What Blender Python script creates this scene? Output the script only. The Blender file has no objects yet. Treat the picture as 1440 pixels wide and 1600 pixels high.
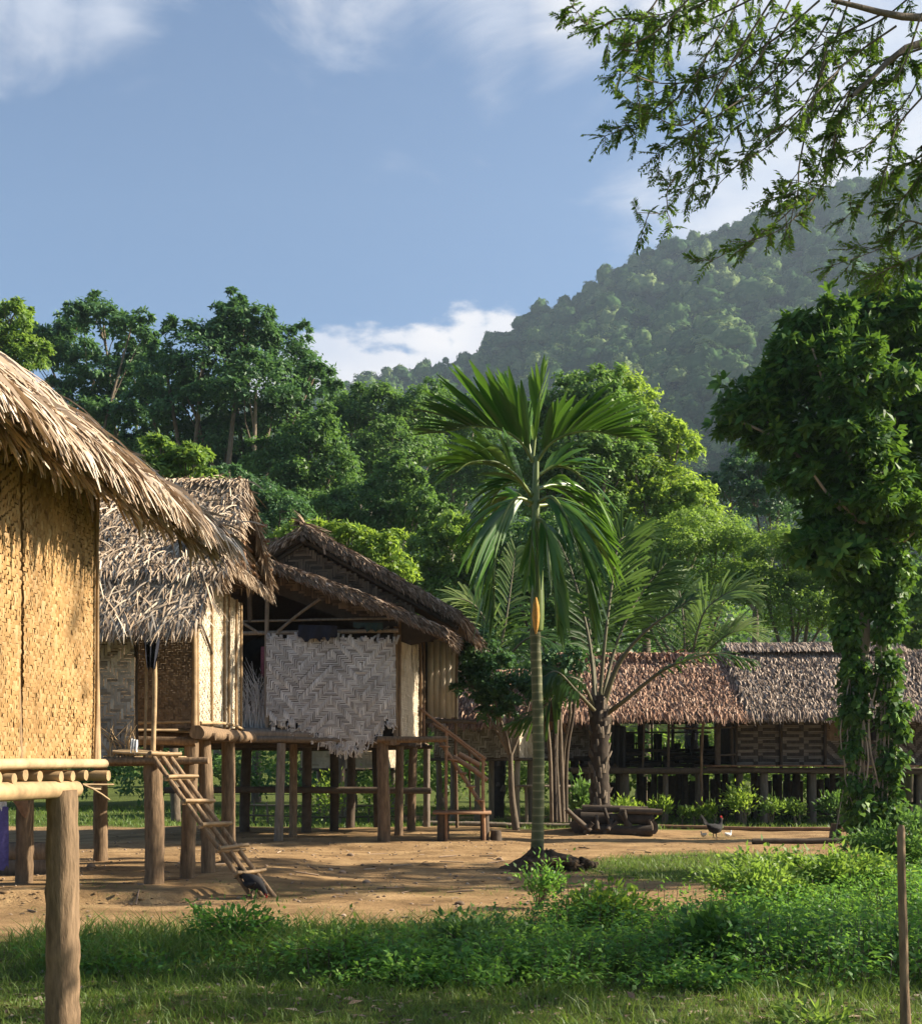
import bpy, math, random
import numpy as np
from mathutils import Vector, Matrix
R = math.radians
scene = bpy.context.scene
col = scene.collection

# ------------------------------------------------------------------ camera
EYE = 1.6
cam_d = bpy.data.cameras.new('camera')
cam = bpy.data.objects.new('camera', cam_d); col.objects.link(cam)
cam.location = (0, 0, EYE); cam.rotation_euler = (R(90), 0, 0)
cam_d.sensor_fit = 'HORIZONTAL'; cam_d.sensor_width = 36.0
cam_d.lens = 1900 / 1440 * 36
cam_d.shift_y = 388 / 1440
cam_d.clip_start = 0.1; cam_d.clip_end = 4000
scene.camera = cam

# ------------------------------------------------------------------ sun, sky, exposure
SUN_EL, SUN_AZ = R(31), R(5)          # azimuth counted from +X towards +Y
S = Vector((math.cos(SUN_EL)*math.cos(SUN_AZ), math.cos(SUN_EL)*math.sin(SUN_AZ), math.sin(SUN_EL)))
sd = bpy.data.lights.new('sun', 'SUN'); sd.energy = 5.0; sd.angle = R(0.6); sd.color = (1.0, 0.88, 0.70)
sun = bpy.data.objects.new('sun', sd); col.objects.link(sun)
sun.rotation_euler = S.to_track_quat('Z', 'Y').to_euler()
SKY_STRENGTH = 0.063

world = bpy.data.worlds.new('World'); scene.world = world; world.use_nodes = True
wt = world.node_tree; wn = wt.nodes; wl = wt.links
for n in list(wn): wn.remove(n)
def W(t, **k):
    n = wn.new(t)
    for a, b in k.items(): setattr(n, a, b)
    return n
def wmath(op, a, b=None, c=None):
    n = W('ShaderNodeMath', operation=op)
    for i, v in enumerate((a, b, c)):
        if v is None: continue
        if isinstance(v, (int, float)): n.inputs[i].default_value = v
        else: wl.new(v, n.inputs[i])
    return n.outputs[0]
w_out = W('ShaderNodeOutputWorld'); w_bg = W('ShaderNodeBackground'); w_bg.inputs['Strength'].default_value = SKY_STRENGTH
sky = W('ShaderNodeTexSky', sky_type='NISHITA'); sky.sun_disc = False
sky.sun_elevation = SUN_EL; sky.sun_rotation = R(90) - SUN_AZ
sky.air_density = 1.0; sky.dust_density = 1.1; sky.ozone_density = 2.6
tc = W('ShaderNodeTexCoord')
vn = W('ShaderNodeVectorMath', operation='NORMALIZE'); wl.new(tc.outputs['Generated'], vn.inputs[0])
mp = W('ShaderNodeMapping'); mp.inputs['Scale'].default_value = (1.0, 1.0, 2.2); wl.new(vn.outputs[0], mp.inputs['Vector'])
def wnoise(scale, detail, rough, dist=0.0, vec=None):
    n = W('ShaderNodeTexNoise'); n.inputs['Scale'].default_value = scale; n.inputs['Detail'].default_value = detail
    n.inputs['Roughness'].default_value = rough; n.inputs['Distortion'].default_value = dist
    wl.new(vec or mp.outputs[0], n.inputs['Vector']); return n.outputs['Fac']
n1 = wnoise(5.5, 9, 0.56, 0.15); n2 = wnoise(2.2, 5, 0.5)
def dir_of(px, py):
    v = Vector(((px-720)/1900, 1.0, (1188-py)/1900)); v.normalize(); return v
def blob(px, py, r):
    """a bank of cloud round one direction of the sky: 1 at its centre, 0 at r radians"""
    d = W('ShaderNodeVectorMath', operation='DISTANCE'); wl.new(vn.outputs[0], d.inputs[0]); d.inputs[1].default_value = dir_of(px, py)
    return wmath('MAXIMUM', wmath('SUBTRACT', 1.0, wmath('DIVIDE', d.outputs['Value'], r)), 0.0)
def wmax(L):
    o = L[0]
    for b in L[1:]: o = wmath('MAXIMUM', o, b)
    return o
soft = wmax([blob(175, 15, .085), blob(70, -15, .085), blob(-30, -40, .09), blob(560, -70, .115), blob(740, -45, .105), blob(900, -45, .095), blob(1120, -40, .135), blob(1330, 150, .22), blob(1180, 300, .15), blob(1450, 260, .2),
             wmath('MULTIPLY', blob(610, 262, .06), .40), wmath('MULTIPLY', blob(420, 335, .06), .30)])
cum = wmax([blob(530, 600, .075), blob(600, 612, .07), blob(690, 590, .066), blob(745, 552, .052), blob(790, 525, .040), blob(430, 610, .05)])
def smooth(x, a, b):
    m = W('ShaderNodeMapRange', interpolation_type='SMOOTHSTEP'); wl.new(x, m.inputs['Value'])
    m.inputs['From Min'].default_value = a; m.inputs['From Max'].default_value = b
    return m.outputs['Result']
soft_d = wmath('MULTIPLY', smooth(wmath('ADD', wmath('MULTIPLY', soft, .62), wmath('MULTIPLY', wnoise(7.5, 8, .58, .5), 1.0)), .66, 1.10), .85)
cum_d = smooth(wmath('ADD', wmath('MULTIPLY', cum, .95), wmath('MULTIPLY', wnoise(26, 6, .55), .8)), .70, .90)
rest = wmath('MULTIPLY', smooth(n1, .64, .80), .15)
dens = wmath('MAXIMUM', wmath('MAXIMUM', soft_d, cum_d), rest)
shade = W('ShaderNodeMix', data_type='RGBA'); wl.new(smooth(wnoise(9, 5, .5), .3, .7), shade.inputs['Factor'])
shade.inputs['A'].default_value = (4.2, 4.5, 5.2, 1); shade.inputs['B'].default_value = (5.8, 5.7, 5.8, 1)
mixc = W('ShaderNodeMix', data_type='RGBA'); wl.new(dens, mixc.inputs['Factor'])
wl.new(sky.outputs['Color'], mixc.inputs['A']); wl.new(shade.outputs['Result'], mixc.inputs['B'])
wl.new(mixc.outputs['Result'], w_bg.inputs['Color']); wl.new(w_bg.outputs[0], w_out.inputs['Surface'])

scene.view_settings.view_transform = 'Standard'; scene.view_settings.look = 'None'
scene.view_settings.exposure = 1.42; scene.view_settings.gamma = 1.0; scene.view_settings.use_curve_mapping = False
scene.render.engine = 'CYCLES'
scene.cycles.use_denoising = True
scene.cycles.max_bounces = 6; scene.cycles.diffuse_bounces = 3; scene.cycles.transmission_bounces = 4; scene.cycles.volume_bounces = 0
scene.cycles.sample_clamp_indirect = 6

# ------------------------------------------------------------------ helpers
rng = np.random.default_rng(11)
def P(px, py, d):
    """the place at distance d that the photograph shows at (px, py)"""
    return np.array(((px-720)/1900*d, d, EYE-(py-1188)/1900*d))
def A(*v): return np.array(v, float)
def nrm(v):
    v = np.asarray(v, float); return v/np.maximum(np.linalg.norm(v, axis=-1, keepdims=True), 1e-9)

class MB:
    """collects tubes, boxes, leaves and strips; build() links them as ONE mesh object"""
    def __init__(s): s.v=[]; s.f=[]; s.t=[]; s.n=0
    def add(s, V, F, tone=.5):
        V = np.asarray(V, float).reshape(-1,3); F = np.asarray(F, int)
        if F.ndim == 1: F = F.reshape(1,-1)
        s.v.append(V); s.f.append(F+s.n)
        t = np.asarray(tone, float)
        s.t.append(np.full(len(F), float(t)) if t.ndim == 0 else t)
        s.n += len(V); return s
    def tube(s, pts, r, n=8, tone=.5, caps=True, rough=0.0, seed=None):
        pts = np.asarray(pts, float); m = len(pts); r = np.broadcast_to(np.asarray(r, float), (m,))
        tan = nrm(np.gradient(pts, axis=0)); ref = A(0,0,1) if abs(tan[0][2]) < .9 else A(0,1,0)
        a = nrm(np.cross(tan, ref)); b = np.cross(tan, a)
        th = np.arange(n)/n*2*math.pi
        rr = r[:,None]*np.ones((1,n))
        if rough: 
            g = np.random.default_rng(seed if seed is not None else int(abs(pts[0].sum()*1000))%99991)
            rr = rr*(1+rough*g.standard_normal((1,n))*.7+rough*g.standard_normal((m,n))*.5)
        V = pts[:,None,:]+rr[:,:,None]*(np.cos(th)[None,:,None]*a[:,None,:]+np.sin(th)[None,:,None]*b[:,None,:])
        i = np.arange(m-1)[:,None]; k = np.arange(n)[None,:]; k2 = (k+1)%n
        F = np.stack([i*n+k, i*n+k2, (i+1)*n+k2, (i+1)*n+k], -1).reshape(-1,4)
        s.add(V.reshape(-1,3), F, tone)
        if caps:
            s.cap(V[0][::-1], tone); s.cap(V[-1], tone)
        return s
    def lump(s, c, r, g, tone=.5, squash=.7):
        c = A(*c); th = np.arange(6)/6*2*math.pi; V = [c+A(0,0,r*squash)]
        for lat, k in ((.55,.85),(-.1,1.05),(-.7,.7)):
            V += [c+A(math.cos(a)*r*k*g.uniform(.75,1.2), math.sin(a)*r*k*g.uniform(.75,1.2), lat*r*squash*g.uniform(.8,1.2)) for a in th]
        F = [(0,1+i,1+(i+1)%6) for i in range(6)]; s.add(V, F, tone)
        s.add(V, [(1+6*j+i,1+6*(j+1)+i,1+6*(j+1)+(i+1)%6,1+6*j+(i+1)%6) for j in range(2) for i in range(6)], tone); return s
    def cap(s, ring, tone=.5):
        c = ring.mean(0); n = len(ring); V = np.vstack([ring, c])
        return s.add(V, [(i, (i+1)%n, n) for i in range(n)], tone)
    def box(s, c, hx, hy, hz, tone=.5):
        """c centre, hx hy hz half-axis vectors"""
        c = A(*c); hx = A(*hx); hy = A(*hy); hz = A(*hz)
        V = [c+i*hx+j*hy+k*hz for k in (-1,1) for j in (-1,1) for i in (-1,1)]
        return s.add(V, [(0,2,3,1),(4,5,7,6),(0,1,5,4),(2,6,7,3),(0,4,6,2),(1,3,7,5)], tone)
    def plank(s, a, b, w, t, side=None, tone=.5):
        """board from a to b, w wide along side, t thick"""
        a = A(*a); b = A(*b); d = b-a; u = nrm(d)
        sd_ = nrm(np.cross(u, (0,0,1))) if side is None else nrm(side)
        nn = nrm(np.cross(sd_, u))
        return s.box((a+b)/2, d/2, sd_*w/2, nn*t/2, tone)
    def leaves(s, C, Ax, N, L, Wd, tone, fold=.12):
        C = np.asarray(C); Ax = nrm(Ax); Sd = nrm(np.cross(Ax, N)); N = np.cross(Sd, Ax)
        L = np.broadcast_to(L, (len(C),))[:,None]; Wd = np.broadcast_to(Wd, (len(C),))[:,None]
        V = np.stack([C, C+Ax*L*.42+Sd*Wd*.5+N*Wd*fold, C+Ax*L-N*L*.08, C+Ax*L*.42-Sd*Wd*.5+N*Wd*fold], 1)
        F = np.arange(len(C)*4).reshape(-1,4)
        return s.add(V.reshape(-1,3), F, tone)
    def ribbons(s, pts, wid, tone):
        """pts (N,K,3) centre lines, wid (N,K,3) half-width vectors"""
        N, K, _ = pts.shape
        V = np.stack([pts-wid, pts+wid], 2).reshape(-1,3)
        base = (np.arange(N)*K*2)[:,None]+ (np.arange(K-1)*2)[None,:]
        F = np.stack([base, base+1, base+3, base+2], -1).reshape(-1,4)
        return s.add(V, F, np.repeat(np.broadcast_to(tone,(N,)), K-1))
    def mesh(s, name, mat, origin=(0,0,0), smooth=False):
        me = bpy.data.meshes.new(name)
        V = np.vstack(s.v)-A(*origin)
        loops = np.concatenate([f.reshape(-1) for f in s.f]); 
        tot = np.concatenate([np.full(len(f), f.shape[1]) for f in s.f])
        st = np.concatenate([[0], np.cumsum(tot)[:-1]])
        me.vertices.add(len(V)); me.vertices.foreach_set('co', V.reshape(-1))
        me.loops.add(len(loops)); me.loops.foreach_set('vertex_index', loops.astype(np.int32))
        me.polygons.add(len(tot)); me.polygons.foreach_set('loop_start', st.astype(np.int32))
        try: me.polygons.foreach_set('loop_total', tot.astype(np.int32))
        except Exception: pass
        me.update(calc_edges=True)
        if smooth: me.polygons.foreach_set('use_smooth', np.ones(len(tot), bool))
        at = me.attributes.new('tone', 'FLOAT', 'FACE'); at.data.foreach_set('value', np.concatenate(s.t).astype(np.float32))
        me.materials.append(mat); me.update(); return me
    def build(s, name, mat, parent=None, smooth=False, kind=None, label=None):
        org = (0,0,0)
        if parent is not None:
            p = parent
            while p.parent is not None: p = p.parent
            org = p.location
        o = bpy.data.objects.new(name, s.mesh(name, mat, org, smooth)); col.objects.link(o)
        if parent is not None: o.parent = parent
        if kind: o['kind'] = kind
        if label: o['label'] = label
        return o

def thing(name, label, cat, loc, group=None):
    o = bpy.data.objects.new(name, None); o.empty_display_size = .2; o.location = [float(c) for c in loc]; col.objects.link(o)
    o['label'] = label; o['category'] = cat
    if group: o['group'] = group
    return o
def tag(o, label, cat, group=None):
    o['label'] = label; o['category'] = cat
    if group: o['group'] = group
    return o
def dup(root, loc, rotz, label, scale=1.0, group=None):
    r = root.copy(); col.objects.link(r); r.location = loc; r.rotation_euler = (0,0,rotz); r.scale = (scale,)*3 if isinstance(scale,(int,float)) else scale; r['label'] = label
    if group: r['group'] = group
    for ch in list(root.children):
        c = ch.copy(); col.objects.link(c); c.parent = r
        for g in ch.children:
            d = g.copy(); col.objects.link(d); d.parent = c
    return r

# ------------------------------------------------------------------ materials
def new_mat(name):
    m = bpy.data.materials.new(name); m.use_nodes = True; nt = m.node_tree
    b = nt.nodes['Principled BSDF']; return m, nt, b
def tex_noise(nt, scale, detail=4, rough=.6, stretch=None, coord='Object'):
    t = nt.nodes.new('ShaderNodeTexCoord'); n = nt.nodes.new('ShaderNodeTexNoise')
    n.inputs['Scale'].default_value = scale; n.inputs['Detail'].default_value = detail; n.inputs['Roughness'].default_value = rough
    if stretch:
        mpn = nt.nodes.new('ShaderNodeMapping'); mpn.inputs['Scale'].default_value = stretch
        nt.links.new(t.outputs[coord], mpn.inputs['Vector']); nt.links.new(mpn.outputs[0], n.inputs['Vector'])
    else: nt.links.new(t.outputs[coord], n.inputs['Vector'])
    return n.outputs['Fac']
def ramp(nt, fac, stops):
    r = nt.nodes.new('ShaderNodeValToRGB'); e = r.color_ramp.elements
    while len(e) < len(stops): e.new(.5)
    for x, (p, c) in zip(e, stops): x.position = p; x.color = (*c, 1)
    nt.links.new(fac, r.inputs['Fac']); return r.outputs['Color']
def mixrgb(nt, f, a, b, mode='MIX'):
    m = nt.nodes.new('ShaderNodeMix'); m.data_type = 'RGBA'; m.blend_type = mode
    for k, v in (('Factor', f), ('A', a), ('B', b)):
        if isinstance(v, (int, float)): m.inputs[k].default_value = v
        elif isinstance(v, tuple): m.inputs[k].default_value = (*v, 1)
        else: nt.links.new(v, m.inputs[k])
    return m.outputs['Result']
def bump(nt, b, h, strength=.4, dist=.02):
    n = nt.nodes.new('ShaderNodeBump'); n.inputs['Strength'].default_value = strength; n.inputs['Distance'].default_value = dist
    nt.links.new(h, n.inputs['Height']); nt.links.new(n.outputs[0], b.inputs['Normal'])
def tone_of(nt):
    a = nt.nodes.new('ShaderNodeAttribute'); a.attribute_name = 'tone'; return a.outputs['Fac']
def mat_tone(name, stops, rough=.8, noise=(6, .35), stretch=None, bmp=None, spec=.25, trans=0.0):
    """colour by each piece's own tone, weathered by noise"""
    m, nt, b = new_mat(name)
    c = ramp(nt, tone_of(nt), stops)
    if noise:
        f = tex_noise(nt, noise[0], 5, .65, stretch)
        c = mixrgb(nt, noise[1], c, ramp(nt, f, [(.25, (.25,.25,.25)), (.75, (1.6,1.6,1.6))]), 'MULTIPLY')
        if bmp: bump(nt, b, f, bmp[0], bmp[1])
    nt.links.new(c, b.inputs['Base Color']); b.inputs['Roughness'].default_value = rough; b.inputs['Specular IOR Level'].default_value = spec
    if trans:
        t = nt.nodes.new('ShaderNodeBsdfTranslucent'); nt.links.new(c, t.inputs['Color'])
        mx = nt.nodes.new('ShaderNodeMixShader'); mx.inputs[0].default_value = trans
        nt.links.new(b.outputs[0], mx.inputs[1]); nt.links.new(t.outputs[0], mx.inputs[2])
        nt.links.new(mx.outputs[0], nt.nodes['Material Output'].inputs['Surface'])
    return m
def mat_leaf(name, stops, tcol, trans=.3, rough=.45, spec=.4):
    m, nt, b = new_mat(name)
    tn = tone_of(nt); c = ramp(nt, tn, stops)
    nt.links.new(c, b.inputs['Base Color']); b.inputs['Roughness'].default_value = rough; b.inputs['Specular IOR Level'].default_value = spec
    t = nt.nodes.new('ShaderNodeBsdfTranslucent'); nt.links.new(mixrgb(nt, .6, c, tcol), t.inputs['Color'])
    mx = nt.nodes.new('ShaderNodeMixShader'); mx.inputs[0].default_value = trans
    nt.links.new(b.outputs[0], mx.inputs[1]); nt.links.new(t.outputs[0], mx.inputs[2])
    nt.links.new(mx.outputs[0], nt.nodes['Material Output'].inputs['Surface'])
    return m
M = {}
M['thatch_straw'] = mat_tone('thatch_straw', [(0,(.12,.08,.05)), (.35,(.31,.22,.145)), (.7,(.50,.39,.285)), (1,(.70,.615,.505))], .75, (5,.35))
M['thatch_tan'] = mat_tone('thatch_tan', [(0,(.12,.085,.055)), (.4,(.31,.225,.15)), (.8,(.49,.385,.28)), (1,(.64,.545,.42))], .85, (4,.4))
M['thatch_brown'] = mat_tone('thatch_brown', [(0,(.075,.053,.036)), (.4,(.20,.142,.098)), (.8,(.34,.25,.18)), (1,(.47,.38,.29))], .85, (4,.4))
M['thatch_red'] = mat_tone('thatch_red', [(0,(.10,.05,.03)), (.4,(.29,.165,.105)), (.8,(.45,.28,.19)), (1,(.58,.42,.31))], .85, (2,.4))
M['thatch_grey'] = mat_tone('thatch_grey', [(0,(.08,.055,.04)), (.4,(.24,.175,.13)), (.8,(.40,.31,.24)), (1,(.52,.43,.35))], .85, (2,.4))
M['slab'] = mat_tone('thatch_under', [(0,(.07,.05,.032)), (1,(.10,.072,.045))], .95, (20,.5), bmp=(.8,.03))
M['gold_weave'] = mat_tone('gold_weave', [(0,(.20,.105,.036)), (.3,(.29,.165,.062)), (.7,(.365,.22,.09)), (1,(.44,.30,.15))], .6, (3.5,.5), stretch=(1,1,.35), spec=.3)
M['grey_weave'] = mat_tone('grey_weave', [(0,(.10,.085,.07)), (.35,(.27,.24,.21)), (.7,(.42,.385,.35)), (1,(.56,.53,.49))], .7, (3,.5))
M['silver_weave'] = mat_tone('silver_weave', [(0,(.22,.20,.18)), (.3,(.44,.41,.385)), (.7,(.58,.555,.53)), (1,(.72,.695,.67))], .7, (2.2,.45))
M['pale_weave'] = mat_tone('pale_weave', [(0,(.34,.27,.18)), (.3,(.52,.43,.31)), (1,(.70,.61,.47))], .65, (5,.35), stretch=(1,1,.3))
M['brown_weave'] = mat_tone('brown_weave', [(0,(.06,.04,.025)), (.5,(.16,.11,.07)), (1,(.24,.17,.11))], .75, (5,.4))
M['key_weave'] = mat_tone('key_weave', [(0,(.05,.04,.032)), (.45,(.075,.06,.048)), (.55,(.145,.122,.10)), (1,(.22,.19,.16))], .75, (4,.4))
M['post'] = mat_tone('post_wood', [(0,(.11,.072,.042)), (1,(.245,.165,.098))], .85, (9,.85), stretch=(3,3,.5), bmp=(.7,.02))
M['post_grey'] = mat_tone('post_grey', [(0,(.12,.095,.07)), (1,(.28,.23,.18))], .85, (7,.6), stretch=(3,3,.5), bmp=(.7,.02))
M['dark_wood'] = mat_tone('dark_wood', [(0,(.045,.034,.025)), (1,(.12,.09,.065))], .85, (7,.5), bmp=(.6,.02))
M['bamboo'] = mat_tone('bamboo', [(0,(.24,.15,.075)), (.5,(.38,.26,.14)), (1,(.50,.37,.22))], .6, (8,.6), spec=.3, bmp=(.3,.01))
M['red_wood'] = mat_tone('red_wood', [(0,(.16,.085,.045)), (1,(.36,.21,.12))], .75, (8,.5), bmp=(.5,.01))
M['bark'] = mat_tone('bark', [(0,(.09,.07,.05)), (1,(.24,.19,.14))], .9, (6,.6), stretch=(2,2,.7), bmp=(.8,.03))
M['bark_pale'] = mat_tone('bark_pale', [(0,(.20,.17,.135)), (1,(.42,.37,.31))], .9, (5,.5), bmp=(.6,.03))
M['soil'] = mat_tone('soil', [(0,(.05,.035,.022)), (1,(.16,.105,.06))], .95, (5,.5), bmp=(.9,.05))
M['clod'] = mat_tone('clod', [(0,(.12,.075,.04)), (1,(.30,.20,.10))], .95, (9,.6), bmp=(.8,.02))
G_ = {}
def leafm(k, dark, mid, light, tcol, trans=.3, rough=.5, spec=.35):
    M[k] = mat_leaf(k, [(0,dark), (.5,mid), (1,light)], tcol, trans, rough, spec)
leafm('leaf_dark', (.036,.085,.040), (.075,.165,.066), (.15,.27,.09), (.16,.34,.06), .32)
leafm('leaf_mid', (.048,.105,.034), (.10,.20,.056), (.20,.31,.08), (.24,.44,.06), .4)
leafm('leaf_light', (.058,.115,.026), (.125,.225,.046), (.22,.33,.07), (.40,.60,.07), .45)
leafm('leaf_yellow', (.075,.14,.024), (.165,.28,.040), (.27,.39,.06), (.48,.66,.07), .5)
leafm('leaf_gloss', (.022,.064,.016), (.055,.145,.028), (.17,.31,.055), (.20,.36,.03), .32, .5, .18)
leafm('leaf_under', (.036,.105,.024), (.10,.26,.048), (.24,.42,.07), (.34,.62,.07), .45)
leafm('leaf_hang', (0.024, 0.06, 0.012), (0.054, 0.12, 0.0192), (0.132, 0.228, 0.036), (.28,.46,.04), .42)
leafm('palm_leaf', (.022,.075,.014), (.042,.135,.020), (.18,.29,.035), (.18,.36,.03), .28, .35, .5)
leafm('coco_leaf', (.022,.058,.014), (.050,.115,.024), (.24,.30,.10), (.24,.42,.06), .35, .5, .25)
leafm('hill_leaf', (.020,.050,.022), (.070,.13,.044), (.20,.25,.10), (.12,.20,.04), .15, .9, .0)
leafm('grass_blade', (.055,.10,.018), (.10,.18,.03), (.22,.25,.07), (.30,.45,.06), .35)
def cloth(k, c):
    m, nt, b = new_mat(k); f = tex_noise(nt, 25, 3)
    nt.links.new(mixrgb(nt, .4, c, ramp(nt, f, [(.3,(.4,.4,.4)),(.7,(1.5,1.5,1.5))]), 'MULTIPLY'), b.inputs['Base Color'])
    b.inputs['Roughness'].default_value = .9; M[k] = m
cloth('cloth_navy', (.012,.014,.028)); cloth('cloth_black', (.012,.012,.013)); cloth('cloth_purple', (.10,.085,.26)); cloth('cloth_white', (.75,.75,.74))
cloth('cloth_pink', (.25,.09,.13)); cloth('cloth_teal', (.02,.045,.045)); cloth('sack', (.20,.11,.06))
cloth('feather_black', (.012,.011,.012)); cloth('comb_red', (.5,.03,.03)); cloth('beak', (.45,.33,.16)); cloth('chick_down', (.55,.5,.4)); cloth('bract', (.55,.28,.06))
# ------------------------------------------------------------------ ground, hill, haze
def sstep(a, b, x):
    t = np.clip((np.asarray(x, float)-a)/(b-a), 0, 1); return t*t*(3-2*t)
_ph = np.random.default_rng(3).uniform(0, 6.28, (12,)); _an = np.random.default_rng(4).uniform(0, 6.28, (12,))
def wob(x, y, base=1.0, octs=6, lo=0):
    o = 0
    for i in range(octs):
        f = base*1.8**i; a = _an[(i+lo)%12]
        o = o + np.sin((x*math.cos(a)+y*math.sin(a))*f+_ph[(i+lo)%12]+1.3*np.sin((x*math.sin(a)-y*math.cos(a))*f*.7+_ph[(i+5)%12]))/1.6**i
    return o/2.2
def G(x, y):
    x = np.asarray(x, float); y = np.asarray(y, float)
    z = .025*wob(x, y, .7, 5)+.012*wob(x, y, 3.6, 4, 3)
    edge = 13.55+.10*wob(x, y*.2, 1.3, 4, 2)+sstep(-3.6, -1.8, x)*1.6
    z = z+.11*sstep(-.06, .16, y-edge)*sstep(-1.6, -3.0, x)*(1-sstep(19, 23, y))
    z = z+.09*sstep(21.3, 22.2, y+.25*wob(x, y, .9, 3))*sstep(1.6, .4, x)*sstep(-8, -6, x)*(1-sstep(27, 30, y))
    z = z+.10*np.exp(-((x-5.3)/1.6)**2-((y-11.6)/1.3)**2)+.05*sstep(8.6, 7.8, y)
    z = z+.35*np.exp(-((x-3.0)/1.4)**2-((y-26.2)/1.0)**2)*.4
    z = z+sstep(45, 90, y)*6
    return z
def soft_el(x, y, cx, cy, rx, ry):
    return np.clip(1.6-1.6*np.sqrt(((x-cx)/rx)**2+((y-cy)/ry)**2), 0, 1)
def grass_mask(x, y):
    w = .45*wob(x, y, 1.1, 5, 1)
    g = sstep(26.3, 28.0, y+w*1.3+.25*x*(x<-2))*sstep(-1.0, -3.0, x)
    g = np.maximum(g, sstep(27.5, 28.6, y+w)*sstep(33.5, 31.5, y+w)*sstep(-3.5, -2.5, x))
    g = np.maximum(g, sstep(27.7, 28.6, y+w)*sstep(2.5, 3.5, x))
    g = np.maximum(g, soft_el(x, y, 4.6, 18.0, 3.5, 3.4)*1.4+w*.15)
    g = np.maximum(g, .66*sstep(12.9, 11.2, y+w*.9+.2*np.abs(x-1))+.22*w-.06*sstep(9.0,8.0,y))
    g = np.maximum(g, .38*sstep(-.2, .9, wob(x, y, .8, 5, 4))*sstep(15.3, 12.2, y))
    g = np.maximum(g, .30*sstep(.1, .9, wob(x, y, .6, 5, 6)))
    g = np.maximum(g, sstep(34, 36, y))
    return np.clip(g, 0, 1)
def axis_pts(segs):
    o = []
    for a, b, s_ in segs: o += list(np.arange(a, b, s_))
    return np.array(o+[segs[-1][1]])
gx = axis_pts([(-1500,-200,130),(-200,-40,16),(-40,-14,1.2),(-14,-9,.25),(-9,9,.115),(9,16,.25),(16,40,1.2),(40,200,16),(200,1500,130)])
gy = axis_pts([(-400,-40,40),(-40,3,3),(3,5,.3),(5,17,.105),(17,33,.18),(33,60,.8),(60,200,8),(200,2600,120)])
GX, GY = np.meshgrid(gx, gy)
GZ = G(GX, GY)
mb = MB(); nx = len(gx); ny = len(gy)
i = np.arange(ny-1)[:,None]*nx+np.arange(nx-1)[None,:]
mb.add(np.stack([GX,GY,GZ],-1).reshape(-1,3), np.stack([i,i+1,i+1+nx,i+nx],-1).reshape(-1,4))
m, nt, b = new_mat('ground'); M['ground'] = m
at = nt.nodes.new('ShaderNodeAttribute'); at.attribute_name = 'grass'
nA = tex_noise(nt, 1.3, 7, .6); nB = tex_noise(nt, 14, 6, .7); nC = tex_noise(nt, 70, 4, .7); nS = tex_noise(nt, 2.2, 6, .6, (.35,1,1))
dirt = ramp(nt, nA, [(.3,(.24,.150,.072)), (.5,(.37,.240,.118)), (.7,(.48,.325,.165))])
dirt = mixrgb(nt, .55, dirt, ramp(nt, nB, [(.3,(.55,.52,.5)), (.62,(1.12,1.1,1.08))]), 'MULTIPLY')
dirt = mixrgb(nt, .6, dirt, ramp(nt, nS, [(.35,(.50,.49,.46)), (.62,(1.12,1.12,1.12))]), 'MULTIPLY')  # streaks across the dirt stand for streaky shade and mossy patches
turf = mixrgb(nt, .7, ramp(nt, nB, [(.3,(.045,.05,.018)), (.5,(.085,.12,.028)), (.75,(.15,.17,.05))]), ramp(nt, nA, [(.3,(.7,.65,.6)), (.7,(1.25,1.2,1.0))]), 'MULTIPLY')
th = nt.nodes.new('ShaderNodeMath'); th.operation = 'MULTIPLY_ADD'; nt.links.new(nB, th.inputs[0]); th.inputs[1].default_value = 1.1; th.inputs[2].default_value = -.55
ad = nt.nodes.new('ShaderNodeMath'); nt.links.new(at.outputs['Fac'], ad.inputs[0]); nt.links.new(th.outputs[0], ad.inputs[1])
mr = nt.nodes.new('ShaderNodeMapRange'); mr.interpolation_type = 'SMOOTHSTEP'; nt.links.new(ad.outputs[0], mr.inputs['Value']); mr.inputs['From Min'].default_value = .2; mr.inputs['From Max'].default_value = .62
nt.links.new(mixrgb(nt, mr.outputs[0], dirt, turf), b.inputs['Base Color']); b.inputs['Roughness'].default_value = .95; b.inputs['Specular IOR Level'].default_value = .15
hh = nt.nodes.new('ShaderNodeMath'); hh.operation = 'MULTIPLY_ADD'; nt.links.new(nC, hh.inputs[0]); hh.inputs[1].default_value = .35; nt.links.new(nB, hh.inputs[2])
bump(nt, b, hh.outputs[0], .85, .05)
ground = mb.build('ground', M['ground'], smooth=True, kind='structure')
ga = ground.data.attributes.new('grass', 'FLOAT', 'POINT'); ga.data.foreach_set('value', grass_mask(GX, GY).reshape(-1).astype(np.float32))

# hill: ridge line read as elevation angles at its real distance
_rx = np.array([-2600,-900,-300,100,400,520,600,650,700,760,830,900,950,1050,1100,1160,1250,1350,1440,1600,1900,2500,4200])
_ry = np.array([1000,860,760,700,640,612,597,594,580,549,506,472,440,396,376,356,318,292,268,236,200,190,420])
HD = 620.0
def hill_pt(px, t):
    """t 0 at the foot, 1 at the ridge"""
    top = EYE-(np.interp(px, _rx, _ry)-1188)/1900*HD-5
    d = 210+(HD-210)*t
    x = (px-720)/1900*(210+(HD-210)*(t**.75))*1.0
    y = d+18*wob(x, d, .02, 4, 2)*(1-t)
    spur = wob(x, d*.35, .024, 4, 5)
    z = 3+(top-3)*(t**1.08)+13*spur*np.sin(np.pi*np.clip(t,0,1))
    return np.stack([x, y, z], -1)
hp = np.concatenate([np.arange(-2600,-300,200), np.arange(-300,1900,30), np.arange(1900,4201,200)]).astype(float); ht = np.linspace(0, 1, 40)
HP, HT = np.meshgrid(hp, ht); mb = MB(); HV = hill_pt(HP, HT)
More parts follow.
